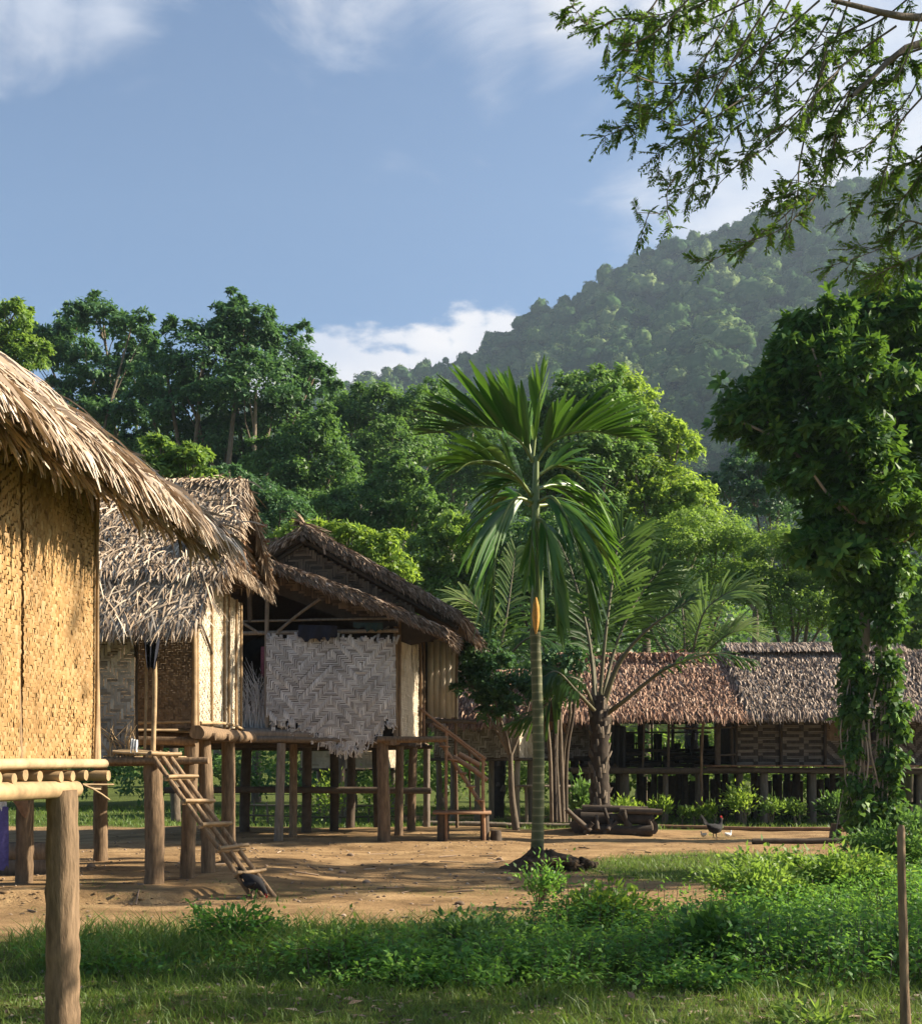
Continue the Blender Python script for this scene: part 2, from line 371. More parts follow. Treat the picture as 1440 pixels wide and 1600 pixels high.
back = HV[-1].copy(); back[:,1] += 500; back[:,2] = -2; HV = np.concatenate([HV, back[None]], 0)
n_ = len(hp); i = np.arange(HV.shape[0]-1)[:,None]*n_+np.arange(n_-1)[None,:]
mb.add(HV.reshape(-1,3), np.stack([i,i+1,i+1+n_,i+n_],-1).reshape(-1,4))
M['hill_soil'] = mat_tone('hill_soil', [(0,(.03,.045,.018)), (1,(.03,.045,.018))], .95, (.05,.4))
mb.build('hill', M['hill_soil'], smooth=True, kind='structure')

def rand_unit(g, n, zmin=-1.0):
    v = g.standard_normal((int(n*2.5)+20,3)); v = nrm(v); v = v[v[:,2] > zmin]
    while len(v) < n: v = np.vstack([v, v])
    return v[:n]
def crown_leaves(mb, g, blobs, n, L, Wd, clump=.34, zmin=-.55, tone_mu=.45, tone_sd=.18, per=60, inner=.72, droop=.0, nb_out=.55, nb_r=.55):
    """leaves gathered in clumps over the shell of each blob (cx,cy,cz,rx,ry,rz)"""
    ar = np.array([b[3]*b[5]+b[4]*b[5]+b[3]*b[4] for b in blobs]); ar = ar/ar.sum()
    cc = []
    for b, a in zip(blobs, ar):
        nb = max(40, int(n*a)); K = max(6, nb//per)
        dirs = rand_unit(g, K, zmin); rad = g.uniform(inner, 1.0, (K,1))
        c = A(*b[:3])+dirs*rad*A(*b[3:6]); cc.append(c)
        kk = g.integers(0, K, nb); cr = clump*np.mean(b[3:6])*g.uniform(.5, 1.15, K)
        off = g.standard_normal((nb,3))*A(.55,.55,.36)*cr[kk][:,None]
        pos = c[kk]+off
        out = nrm(pos-A(*b[:3])); 
        nn = nrm(out*nb_out+A(0,0,.75 if nb_out < 1 else .3)+nb_r*g.standard_normal((nb,3)))
        ax = nrm(np.cross(nn, g.standard_normal((nb,3)))+A(0,0,-.25-droop)+out*.3)
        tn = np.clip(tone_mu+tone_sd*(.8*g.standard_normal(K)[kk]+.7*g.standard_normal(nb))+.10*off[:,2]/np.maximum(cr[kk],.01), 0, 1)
        mb.leaves(pos, ax, nn, L*g.uniform(.6,1.25,nb), Wd*g.uniform(.6,1.25,nb), tn)
    return np.vstack(cc)

# forest on the hill: crowns set over the slope, one mass far off
def hill_forest():
    g = np.random.default_rng(21); src = []
    for k in range(7):
        c = MB(); nt_, np_ = 26, 15
        th, ph_ = np.meshgrid(np.arange(nt_)/nt_*2*math.pi, np.linspace(-.62, 1.5, np_)); D_ = np.stack([np.cos(ph_)*np.cos(th), np.cos(ph_)*np.sin(th), np.sin(ph_)], -1)
        lobes = rand_unit(g, 26, -.5); ang = np.arccos(np.clip((D_[:,:,None,:]*lobes).sum(-1), -1, 1)).min(-1)
        rad = (1.08-.55*np.clip(ang,0,.55)**1.0)*(1+.05*g.standard_normal(ang.shape)); V = D_*rad[...,None]*A(1,1,g.uniform(.8,1.15)); V[0] *= .6
        i = np.arange(np_-1)[:,None]*nt_+np.arange(nt_)[None,:]; i2 = np.arange(np_-1)[:,None]*nt_+(np.arange(nt_)[None,:]+1)%nt_
        mu = (.10,.25,.38,.5,.62,.8,.3)[k]
        c.add(V.reshape(-1,3), np.stack([i,i2,i2+nt_,i+nt_],-1).reshape(-1,4), np.clip(mu+.10*g.standard_normal((np_-1)*nt_),0,1))
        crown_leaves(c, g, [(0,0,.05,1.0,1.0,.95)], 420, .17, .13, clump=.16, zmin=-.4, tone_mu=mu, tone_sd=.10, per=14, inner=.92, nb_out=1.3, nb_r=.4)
        c.tube([(0,0,-1.8),(0,0,-.4)], [.07,.06], 5, .0)
        o = bpy.data.objects.new('far_tree', c.mesh('far_tree', M['hill_leaf'])); src.append(o)
    cl = bpy.data.collections.new('far_tree_kinds')
    for o in src: cl.objects.link(o)
    n = 3600
    px = np.concatenate([g.uniform(330, 1750, n), g.uniform(420, 1700, 520), g.uniform(420,1700,220)]); t = np.concatenate([g.uniform(.1, 1, n)**.8, np.full(520, 1.0), np.full(220,.98)])
    V = hill_pt(px, t); V[:,2] += 1.5+g.uniform(-1.5,3.0,len(V))+6*(g.random(len(V))<.07)
    me = bpy.data.meshes.new('hill_forest'); me.vertices.add(len(V)); me.vertices.foreach_set('co', V.reshape(-1))
    sc = me.attributes.new('size', 'FLOAT_VECTOR', 'POINT'); sz = (2.4+4.6*g.random(len(V))**1.7)*np.where(g.random(len(V))<.07, 1.5, 1.0); sz[n:] *= .8; sc.data.foreach_set('vector', (np.stack([sz*g.uniform(.75,1.25,len(V)), sz*g.uniform(.8,1.2,len(V)), sz*g.uniform(.6,1.5,len(V))],-1)).reshape(-1).astype(np.float32))
    ro = me.attributes.new('turn', 'FLOAT_VECTOR', 'POINT'); ro.data.foreach_set('vector', np.stack([g.uniform(-.2,.2,len(V)), g.uniform(-.2,.2,len(V)), g.uniform(0,6.28,len(V))],-1).reshape(-1).astype(np.float32))
    ix = me.attributes.new('kind_no', 'INT', 'POINT'); ix.data.foreach_set('value', g.integers(0,7,len(V)).astype(np.int32))
    o = bpy.data.objects.new('hill_forest', me); col.objects.link(o); o['kind'] = 'stuff'
    ng = bpy.data.node_groups.new('scatter_trees', 'GeometryNodeTree')
    ng.interface.new_socket('Geometry', in_out='INPUT', socket_type='NodeSocketGeometry'); ng.interface.new_socket('Geometry', in_out='OUTPUT', socket_type='NodeSocketGeometry')
    N = ng.nodes; gi = N.new('NodeGroupInput'); go = N.new('NodeGroupOutput')
    ci = N.new('GeometryNodeCollectionInfo'); ci.inputs['Collection'].default_value = cl; ci.inputs['Separate Children'].default_value = True; ci.inputs['Reset Children'].default_value = True
    ip = N.new('GeometryNodeInstanceOnPoints'); ip.inputs['Pick Instance'].default_value = True
    def attr(nm, ty):
        a = N.new('GeometryNodeInputNamedAttribute'); a.data_type = ty; a.inputs['Name'].default_value = nm; return a.outputs['Attribute']
    L = ng.links
    L.new(gi.outputs[0], ip.inputs['Points']); L.new(ci.outputs[0], ip.inputs['Instance'])
    L.new(attr('size','FLOAT_VECTOR'), ip.inputs['Scale']); L.new(attr('kind_no','INT'), ip.inputs['Instance Index'])
    er = N.new('FunctionNodeEulerToRotation'); L.new(attr('turn','FLOAT_VECTOR'), er.inputs[0]); L.new(er.outputs[0], ip.inputs['Rotation'])
    L.new(ip.outputs[0], go.inputs[0])
    md = o.modifiers.new('scatter', 'NODES'); md.node_group = ng
hill_forest()

hz = MB(); hz.box((150, 370, 174), (700,0,0), (0,390,0), (0,0,176))
m, nt, b = new_mat('haze'); nt.nodes.remove(b)
pv = nt.nodes.new('ShaderNodeVolumePrincipled'); pv.inputs['Color'].default_value = (.62,.80,1.0,1); pv.inputs['Density'].default_value = .00025; pv.inputs['Anisotropy'].default_value = .25
nt.links.new(pv.outputs[0], nt.nodes['Material Output'].inputs['Volume'])
hz.build('haze', m, kind='stuff')
# ------------------------------------------------------------------ building helpers
def roof_patch(e0, e1, r0, r1, sag=0.0, bulge=0.0):
    """bilinear roof plane: u along the eave, v from eave (0) to ridge (1)"""
    e0, e1, r0, r1 = A(*e0), A(*e1), A(*r0), A(*r1)
    def F(u, v):
        u = np.asarray(u, float)[...,None]; v = np.asarray(v, float)[...,None]
        p = (e0*(1-u)+e1*u)*(1-v)+(r0*(1-u)+r1*u)*v
        p = p+A(0,0,1)*(bulge*4*v*(1-v)-sag*4*u*(1-u)*v)
        return p
    return F
def patch_frame(F, u, v):
    e = 1e-3
    dn = nrm(F(u, v-e)-F(u, v+e)); sd_ = nrm(F(u+e, v)-F(u-e, v)); n = nrm(np.cross(sd_, dn)); n = n*np.where(n[...,2:3] < 0, -1, 1)
    return dn, sd_, n
def thatch(mb, F, N, L, Wd, rows, g, lift=.03, yaw=.22, droop=.03, v0=0.0, v1=1.0, base=.02, fringe=0, tone=(0,1), u0=0.0, u1=1.0, fringe_L=1.0, curve=0):
    u = g.uniform(u0, u1, N); v = v0+(v1-v0)*(g.integers(0, rows, N)+g.uniform(-.3,.3,N)+.8)/rows
    if fringe: 
        k = int(fringe); v[:k] = v0+g.uniform(.0, .10, k)
    v = np.clip(v, v0, v1)
    p0 = F(u, v); dn, sd_, n = patch_frame(F, u, v)
    j = g.normal(0, yaw, N)[:,None]; d = nrm(dn*np.cos(j)+sd_*np.sin(j))
    l = (L*g.uniform(.55,1.2,N))[:,None]
    if fringe: l[:int(fringe)] *= fringe_L
    up = (lift*g.uniform(.2,1.3,N))[:,None]
    p0 = p0+n*(base*g.uniform(.4,1.4,N))[:,None]
    p1 = p0+d*l*.5+n*up*.8; dz = (droop*g.uniform(.2,1.6,N))[:,None]
    p2 = p0+d*l+n*up*g.uniform(.1,1.1,(N,1))-A(0,0,1)*dz
    tw = g.normal(0,.55,N)[:,None]; wv = (nrm(np.cross(n,d))*np.cos(tw)+n*np.sin(tw))*(Wd*g.uniform(.5,1.3,N)/2)[:,None]
    if curve:
        tt = np.linspace(0,1,curve)[None,:,None]; c1 = 2*p1-.5*(p0+p2); pts = (1-tt)**2*p0[:,None]+2*tt*(1-tt)*c1[:,None]+tt**2*p2[:,None]
        pr = np.interp(np.linspace(0,1,curve), [0,.5,.85,1], [.9,1,.7,.2])[None,:,None]; mb.ribbons(pts, wv[:,None]*pr, g.uniform(tone[0],tone[1],N)); return
    mb.ribbons(np.stack([p0,p1,p2],1), np.stack([wv,wv*1.0,wv*.35],1), g.uniform(tone[0],tone[1],N))
def slab(mb, F, t, nu=10, nv=6, tone=.5):
    U, V = np.meshgrid(np.linspace(0,1,nu), np.linspace(0,1,nv)); p = F(U.ravel(), V.ravel()); _, _, n = patch_frame(F, U.ravel(), V.ravel())
    q = p-n*t; i = (np.arange(nv-1)[:,None]*nu+np.arange(nu-1)[None,:]); f = np.stack([i,i+1,i+1+nu,i+nu],-1).reshape(-1,4)
    mb.add(p, f, tone); mb.add(q, f[:,::-1], tone)
    rim = list(range(nu))+[nu*k+nu-1 for k in range(1,nv)]+[nu*(nv-1)+k for k in range(nu-2,-1,-1)]+[nu*k for k in range(nv-2,0,-1)]
    R_ = np.vstack([p[rim], q[rim]]); k = len(rim)
    mb.add(R_, [(a, (a+1)%k, (a+1)%k+k, a+k) for a in range(k)], tone)
def edge_fringe(mb, a, b, N, d, L, Wd, g, thick=.2, jit=.25, tone=(0,1), out=(0,0,0)):
    """strand ends hanging off an edge a-b in direction d"""
    a, b, d = A(*a), A(*b), nrm(A(*d)); t = g.uniform(0,1,N)[:,None]
    p0 = a+(b-a)*t+A(0,0,1)*g.uniform(-thick,.02,(N,1))+A(*out)*g.uniform(0,1,(N,1))
    dd = nrm(d+g.normal(0,jit,(N,3))); l = (L*g.uniform(.5,1.3,N))[:,None]
    p1 = p0+dd*l*.5; p2 = p0+dd*l-A(0,0,1)*l*.15
    wv = nrm(np.cross(dd, g.standard_normal((N,3))))*(Wd*g.uniform(.5,1.3,N)/2)[:,None]
    mb.ribbons(np.stack([p0,p1,p2],1), np.stack([wv,wv,wv*.3],1), g.uniform(tone[0],tone[1],N))
def weave(mb, o, U, V, w, h, cw, ch, pat, g, keep=None, lift=.006, tone_h=(0,1), tone_v=(0,1), gap=.92, bulge=.012):
    """woven sheet: o lower corner, U and V unit axes; pat(i,j) True where the strip along U lies on top; each float is a bent strip"""
    o, U, V = A(*o), nrm(A(*U)), nrm(A(*V)); Nn = nrm(np.cross(U, V))
    nx, ny = max(2,int(round(w/cw))), max(2,int(round(h/ch)))
    I, J = np.meshgrid(np.arange(nx), np.arange(ny), indexing='ij')
    H = pat(I, J); K = np.ones((nx,ny), bool) if keep is None else keep((I+.5)/nx, (J+.5)/ny)
    for hor in (True, False):
        Mx = (H if hor else ~H) & K
        if not hor: Mx = Mx.T
        c, a_, b_ = [], [], []
        for row in range(Mx.shape[1]):
            x = np.concatenate([[0], Mx[:,row].astype(int), [0]]); dx = np.diff(x); s0 = np.where(dx==1)[0]; s1 = np.where(dx==-1)[0]
            a_ += list(s0); b_ += list(s1); c += [row]*len(s0)
        if not c: continue
        c = np.array(c); a_ = np.array(a_)-.12; b_ = np.array(b_)+.12; n = len(c)
        if hor: E, Q, ce, cq = U, V, cw, ch
        else: E, Q, ce, cq = V, U, ch, cw
        mid = (a_+b_)/2+g.normal(0,.05,n); cc = (c+.5+g.normal(0,.05,n))*cq
        def pt(x, lf):
            q0 = o+E*(x*ce)[:,None]+Q*cc[:,None]; sx = q0@U; sz = q0@V; bz = wob(sx, sz, 2.1, 3, 2); bq = wob(sx, sz, 1.4, 3, 7)
            return q0+Nn*(lf+bulge*(.9+bz)[:,None])+Q*(bq*cq*.45)[:,None]
        lf = (lift*g.uniform(.5,1.5,n))[:,None]
        tilt = g.normal(0,.04,n)[:,None]
        p = np.stack([pt(a_,-.002), pt(mid,lf)+Q*tilt*cq, pt(b_,-.002)],1)
        wv = Q*(cq*gap/2*g.uniform(.75,1.08,n))[:,None]; wv = wv+Nn*g.normal(0,.0015,(n,1))
        lo, hi = tone_h if hor else tone_v
        mb.ribbons(p, np.stack([wv,wv,wv],1), g.uniform(lo,hi,n))
def herring(k=2, block=12, vert=False):
    def f(I, J):
        s_ = np.where(((J if vert else I)//block)%2 == 0, 1, -1)
        return ((I+s_*J) % (2*k)) < k
    return f
def diamond(k=2, b=10):
    def f(I, J):
        return ((np.abs(I%(2*b)-b)+np.abs(J%(2*b)-b)) % (2*k)) < k
    return f
def twill(k=4, m_=1): return lambda I, J: ((I+J*1) % k) < m_
def backing(mb, o, U, V, w, h, t=.012, tone=.55):
    o, U, V = A(*o), nrm(A(*U)), nrm(A(*V)); Nn = nrm(np.cross(U, V))
    return mb.box(o+U*w/2+V*h/2-Nn*(t/2+.006), U*w/2, V*h/2, Nn*t/2, tone)
def wall_panel(t, name, o, U, V, w, h, cw, ch, pat, mat, g, parent=None, label=None, back=True, **k):
    """a woven wall: thin backing board with the woven strips as its child"""
    b = MB(); backing(b, o, U, V, w, h)
    p = b.build(name, M[mat] if mat in ('gold_weave','pale_weave') else M['slab'], parent or t, label=label)
    s = MB(); weave(s, o, U, V, w, h, cw, ch, pat, g, **k); s.build('woven_strips', M[mat], p, kind='stuff')
    return p
def pole(t, name, a, b, r, mat='post', n=10, tone=None, seg=6, bow=.018, rough=.06, r1=None, parent=None, label=None, g=rng):
    a, b = A(*a), A(*b); s = np.linspace(0,1,seg)[:,None]; L = np.linalg.norm(b-a)
    pts = a+(b-a)*s+np.sin(s*math.pi)*g.normal(0,bow,3)*L*.5+g.normal(0,.0025,(seg,3))*L*.3
    rr = np.linspace(r, r1 if r1 else r*.93, seg)*(1+g.normal(0,.025,seg))
    q = MB().tube(pts, rr, n, g.uniform(.1,.9) if tone is None else tone, True, rough, int(g.integers(1e6)))
    return q.build(name, M[mat], parent or t, smooth=True, label=label)
def gz(x, y): return float(G(x, y))
Z = A(0,0,1)

# ------------------------------------------------------------------ golden hut, near left
def golden_hut():
    g = np.random.default_rng(101)
    ph = R(6.7); w = A(math.sin(ph), math.cos(ph), 0); u = A(math.cos(ph), -math.sin(ph), 0)
    C = A(-2.19, 7.3, 0); Lw = 4.6; fl = 1.60
    t = thing('bamboo_hut', 'golden woven bamboo hut on a stout round post under shaggy sunlit straw thatch', 'hut', (C-w*2.3-u*1.8)*A(1,1,0))
    # woven side wall facing the sun, in panels parted by battens
    for k, (a, b_) in enumerate([(4.55,2.02),(1.98,.985),(.945,.03)]):
        o = C-w*a+Z*1.60
        wall_panel(t, 'wall_panel', o, w, Z, a-b_, 1.90, .020, .024, lambda I, J: ((I*2+J*3+(J//7)*2) % 7) < 3, 'gold_weave', g, tone_h=(.35,.75), tone_v=(.45,.95), lift=.0022, gap=1.02)
    for a in (2.0, .965):
        pole(t, 'batten', C-w*a+u*.008+Z*1.60, C-w*a+u*.008+Z*3.45, .013, 'bamboo', tone=.1)
    pole(t, 'corner_post', C+u*.01+Z*1.60, C+u*.01+Z*3.46, .024, 'bamboo', tone=.55)
    pole(t, 'corner_batten', C-w*.06+u*.02+Z*1.60, C-w*.06+u*.02+Z*3.44, .010, 'bamboo', tone=.15)
    pole(t, 'corner_post', C-u*3.6+Z*1.6, C-u*3.6+Z*3.3, .03, 'bamboo')
    wb = MB(); 
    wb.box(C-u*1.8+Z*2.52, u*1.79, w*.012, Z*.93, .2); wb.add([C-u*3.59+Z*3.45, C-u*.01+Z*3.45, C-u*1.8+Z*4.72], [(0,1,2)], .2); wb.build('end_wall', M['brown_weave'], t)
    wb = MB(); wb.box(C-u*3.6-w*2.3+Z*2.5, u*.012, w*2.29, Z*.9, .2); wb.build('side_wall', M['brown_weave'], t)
    fb = MB(); fb.box(C-u*1.8-w*2.3+Z*1.575, u*1.75, w*2.28, Z*.012, .4); fb.build('floor', M['bamboo'], t)
    pole(t, 'sill', C-w*4.6+u*.03+Z*1.578, C+w*.03+u*.03+Z*1.582, .030, 'bamboo', tone=.8, bow=.002)
    for k in range(15):
        a = .06+k*.175+g.normal(0,.012); e = .045+g.normal(0,.012)+(.05 if k == 0 else 0)
        pole(t, 'joist', C-w*a-u*3.5+Z*1.515, C-w*a+u*e+Z*(1.512+g.normal(0,.004)), .034, 'bamboo', tone=.5, seg=4, bow=.003, label=None)
    pole(t, 'floor_beam', C-w*4.5+u*.02+Z*1.425, C-w*.32+u*.02+Z*1.43, .052, 'bamboo', n=14, tone=.5, bow=.003, rough=.02)
    pole(t, 'floor_beam', C-w*4.5-u*3.4+Z*1.425, C-w*.32-u*3.4+Z*1.43, .052, 'bamboo', n=14, tone=.5)
    for a, q in ((.52,.03),(3.9,.03),(.5,-3.4),(3.9,-3.4)):
        p = C-w*a+u*q
        pole(t, 'post', p+Z*(gz(p[0],p[1])-.15), p+Z*1.43, .096, 'post', n=26, seg=26, tone=.75, r1=.084, rough=.035, bow=.01)
    # cut cane ends and ties dangling at the beam end
    for k in range(5):
        p = C-w*.30+u*(.05)+Z*1.46
        pole(t, 'loose_cane', p, p+w*g.uniform(.05,.2)+u*g.uniform(.0,.15)+Z*g.uniform(-.12,.0), .006, 'bamboo', n=5, seg=4, bow=.05)
    # roof: right slope seen, left slope behind it
    e = A(-1.74, 8.5, 3.20); sl = 2.1; ta = math.tan(R(36.3)); Lr = 6.4
    Fr = roof_patch(e-w*Lr+Z*.15, e, e-w*Lr-u*sl+Z*sl*ta, e-u*sl+Z*sl*ta, bulge=.05)
    Fl = roof_patch(e-w*Lr-u*2*sl, e-u*2*sl, e-w*Lr-u*sl+Z*sl*ta, e-u*sl+Z*sl*ta, bulge=.05)
    for F, first in ((Fr,True),(Fl,False)):
        s = MB(); slab(s, F, .12, 14, 8); rf = s.build('roof', M['slab'], t)
        s = MB()
        if first:
            thatch(s, F, 13500, .30, .022, 22, g, lift=.030, yaw=.24, droop=.03, base=.025, u0=.34, u1=1.01, curve=5, v1=.97)
            thatch(s, F, 3400, .32, .024, 6, g, curve=5, lift=.04, yaw=.36, droop=.09, base=.03, u0=.30, u1=1.01, v0=-.03, v1=.16, tone=(.2,1))
            edge_fringe(s, Fr(np.array([.3]),np.array([.03]))[0], Fr(np.array([1.0]),np.array([.03]))[0], 3200, u*.8-Z*.65+w*.1, .18, .022, g, thick=.16, jit=.34, tone=(.05,.9))
            edge_fringe(s, e+Z*.03, e-u*sl+Z*(sl*ta+.03), 1500, u*.7+w*.45-Z*.4, .18, .026, g, thick=.12, jit=.35)
            thatch(s, F, 420, .55, .018, 8, g, lift=.06, yaw=.5, droop=.05, base=.05, u0=.35, u1=1.0, v1=.9, tone=(.5,1), curve=6)
        else:
            thatch(s, F, 1200, .6, .05, 10, g, lift=.06, yaw=.25)
        s.build('thatch', M['thatch_straw'], rf, kind='stuff')
    pole(t, 'purlin', C-w*4.5+u*.10+Z*3.30, C+w*1.0+u*.10+Z*3.28, .035, 'post', tone=.4)
    for a in (.3,1.3,2.3,3.3):
        pole(t, 'rafter', C-w*a+u*.36+Z*3.08, C-w*a-u*1.6+Z*4.50, .022, 'post', n=8, tone=.3)
golden_hut()

# ------------------------------------------------------------------ tan thatched hut with porch
def porch_hut():
    g = np.random.default_rng(202)
    t = thing('thatched_hut', 'tan thatched hut on posts with a small porch, doorway and pale bamboo end wall', 'hut', (-5.3, 16.8, 0))
    XR, XL, YF, YB, fl = -3.35, -7.4, 15.3, 18.4, 2.0
    # walls
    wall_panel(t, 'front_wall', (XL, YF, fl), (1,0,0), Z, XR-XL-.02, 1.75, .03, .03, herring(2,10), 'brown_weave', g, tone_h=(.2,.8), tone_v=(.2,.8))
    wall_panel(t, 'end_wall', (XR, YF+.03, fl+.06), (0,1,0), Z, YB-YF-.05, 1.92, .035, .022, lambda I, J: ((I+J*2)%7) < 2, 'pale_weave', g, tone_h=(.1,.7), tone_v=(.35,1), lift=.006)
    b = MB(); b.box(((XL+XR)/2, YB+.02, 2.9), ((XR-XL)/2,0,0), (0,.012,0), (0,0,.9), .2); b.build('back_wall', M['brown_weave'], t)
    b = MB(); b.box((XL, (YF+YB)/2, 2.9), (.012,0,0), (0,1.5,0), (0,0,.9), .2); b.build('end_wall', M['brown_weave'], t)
    for y in (15.36, 16.22, 17.06, 17.42, 18.0, 18.38):
        pole(t, 'batten', (XR+.03, y, fl+.03), (XR+.03, y, 3.98), .022, 'bamboo', n=8, tone=.25, bow=.004)
    pole(t, 'batten', (XR+.035, 15.55, 3.32), (XR+.035, 16.2, 3.02), .018, 'dark_wood', n=7, tone=.3)
    pole(t, 'wall_rail', (XR+.05, 15.4, 2.07), (XR+.05, 18.4, 2.07), .02, 'bamboo', n=8, tone=.6)
    pole(t, 'corner_post', (XR, 15.3, fl-.05), (XR, 15.3, 4.1), .04, 'bamboo', tone=.45, n=10)
    # floor, sill logs, joists
    b = MB(); b.box(((XL+XR)/2, (YF+YB)/2, fl-.02), ((XR-XL)/2-.02,0,0), (0,(YB-YF)/2-.02,0), (0,0,.015), .4); b.build('floor', M['bamboo'], t)
    pole(t, 'sill_log', (-3.27, 15.05, 1.94), (-3.20, 18.55, 1.95), .088, 'post', n=16, tone=.8, bow=.004)
    for y in (15.5, 16.4, 17.2, 18.1):
        pole(t, 'joist', (XL, y, 1.90), (-3.12, y, 1.90), .05, 'post', n=8, tone=.2)
    pole(t, 'front_beam', (XL, 15.16, 1.80), (-3.30, 15.16, 1.83), .06, 'post', n=10, tone=.4)
    pole(t, 'front_beam', (XL, 15.30, 2.06), (-3.40, 15.30, 2.08), .022, 'bamboo', n=8, tone=.5)
    # porch
    b = MB()
    for k in range(14): b.plank((XL, 14.62+.045*k, 1.64), (-3.42, 14.62+.045*k, 1.64), .04, .02, (0,1,0), g.uniform(.2,.9))
    b.build('porch_floor', M['bamboo'], t)
    pole(t, 'porch_beam', (XL, 14.55, 1.585), (-3.02, 14.55, 1.60), .045, 'post', n=12, tone=.9, bow=.004)
    pole(t, 'porch_beam', (XL, 15.1, 1.57), (-3.3, 15.1, 1.58), .045, 'post', n=12, tone=.5)
    for k in range(4):
        a = -3.98+.06*k
        pole(t, 'porch_cane', (-4.15+.05*k, 14.50+.03*k, 1.70+.012*k), (-3.55+.05*k, 14.52+.03*k, 1.665), .020, 'bamboo', n=8, tone=.7)
    wall_panel(t, 'porch_screen', (XL, 14.60, 1.62), (1,0,0), Z, 7.4-3.905, 1.55, .040, .040, herring(3,9,True), 'grey_weave', g, tone_h=(.15,.75), tone_v=(.35,1), lift=.012)
    b = MB()
    for k in range(16):
        x = g.uniform(-4.25,-3.92); a = A(x,14.57,1.6+g.uniform(0,.1)); b.tube([a, a+A(g.normal(0,.05),-.03,g.uniform(.1,.3)), a+A(g.normal(0,.10),-.05,g.uniform(.25,.45))], [.009,.007,.004], 5, g.uniform(.4,1))
    b.build('frayed_cane', M['bamboo'], t, kind='stuff')
    pole(t, 'porch_pole', (-3.80, 14.6, 1.62), (-3.79, 14.6, 3.25), .019, 'bamboo', n=9, tone=.4)
    pole(t, 'porch_pole', (-3.70, 14.6, 1.62), (-3.69, 14.6, 3.25), .030, 'bamboo', n=10, tone=.55)
    pole(t, 'porch_pole', (-3.88, 14.62, 1.62), (-3.88, 14.62, 3.25), .016, 'dark_wood', n=8)
    # posts
    for x, y, r in ((-3.71,14.7,.112),(-3.44,15.25,.092),(-3.33,16.05,.092),(-3.40,17.75,.10),(-5.3,14.75,.10),(-7.1,14.75,.10),(-5.3,17.9,.10),(-7.0,18.3,.085),(-4.6,18.3,.09)):
        pole(t, 'post', (x, y, gz(x,y)-.15), (x+g.normal(0,.03), y, 1.55 if y < 15 else 1.86), r*1.04, 'post', n=20, seg=18, tone=g.uniform(.3,.8), rough=.04)
    # roofs
    X0, X1 = -8.2, -2.86
    front = roof_patch((X0,14.42,3.80), (X1+.06,14.42,3.80), (X0,16.9,5.42), (X1-.10,16.9,5.42), sag=.04)
    rear = roof_patch((X0,18.6,4.30), (X1,18.6,4.30), (X0,16.9,5.42), (X1-.10,16.9,5.42), sag=.04)
    awn = roof_patch((X0,13.92,3.14), (-3.02,13.94,3.17), (X0,14.58,3.92), (X1-.02,14.58,3.92))
    for F, nm, N, L_, fr in ((front,'roof',10500,.30,1300),(rear,'roof',1500,.5,0),(awn,'porch_awning',6500,.34,1600)):
        s = MB(); slab(s, F, .09, 10, 6); rf = s.build(nm, M['slab'], t)
        s = MB(); thatch(s, F, int(N*1.5), L_*.85, .021, 14 if nm == 'roof' else 6, g, curve=4, lift=.035, yaw=.30, droop=.04, base=.03, fringe=fr, u0=.22 if N > 2000 else 0, u1=1.0, tone=(0,1) if nm == 'roof' else (.1,1))
        if N > 2000: thatch(s, F, N//16, .5, .018, 8, g, curve=5, lift=.07, yaw=.6, droop=.06, base=.05, u0=.25, tone=(.5,1))
        s.build('thatch', M['thatch_tan'], rf, kind='stuff')
    s = MB()
    edge_fringe(s, (X1-.02,14.40,3.84), (X1-.12,16.9,5.46), 900, (.35,-.35,-.75), .22, .028, g, thick=.16, tone=(.1,.8))
    edge_fringe(s, (X1-.12,16.9,5.46), (X1-.04,18.5,4.40), 700, (.15,.3,-.8), .18, .024, g, thick=.16, tone=(0,.5))
    edge_fringe(s, (-6.8,16.85,5.50), (X1-.10,16.85,5.50), 2600, (0,-.8,-.55), .34, .020, g, thick=.05, tone=(.5,1), out=(0,.1,0))
    s.build('ridge_thatch', M['thatch_tan'], t, kind='stuff')
    # gable end: slats under the rear slope, skirt roof over the end wall
    sk = roof_patch((-2.96,14.75,4.08), (-2.98,18.35,4.14), (-3.32,14.9,4.44), (-3.32,18.3,4.44))
    s = MB(); slab(s, sk, .06, 8, 4); rf = s.build('end_awning', M['slab'], t)
    s = MB(); thatch(s, sk, 3600, .18, .022, 4, g, curve=4, lift=.05, yaw=.4, droop=.08, base=.03, fringe=1000, fringe_L=1.2, tone=(0,.85)); s.build('thatch', M['thatch_tan'], rf, kind='stuff')
    for k in range(12):
        z = 4.12+k*.105; half = max(.05, (5.40-z)/1.62*2.4)
        b = MB(); b.plank((-3.02-.012*k, 16.9-half+.1, z), (-3.02-.012*k, 16.9+half-.1, z+.02), .06, .03, (1,0,.25), g.uniform(.2,.9)); b.build('slat', M['red_wood'], t)
    for y in (16.9, 18.0, 15.8):
        zt = 5.35-abs(y-16.9)*.66
        pole(t, 'gable_stud', (-3.0, y, 4.1), (-3.08, y, zt), .028, 'red_wood', n=7)
    for k, y in enumerate(np.linspace(17.2,18.5,6)):
        pole(t, 'purlin', (-3.4, y, 5.34-(y-16.9)*.66), (-2.78-g.uniform(0,.1), y, 5.34-(y-16.9)*.66), .024, 'red_wood', n=7)
porch_hut()

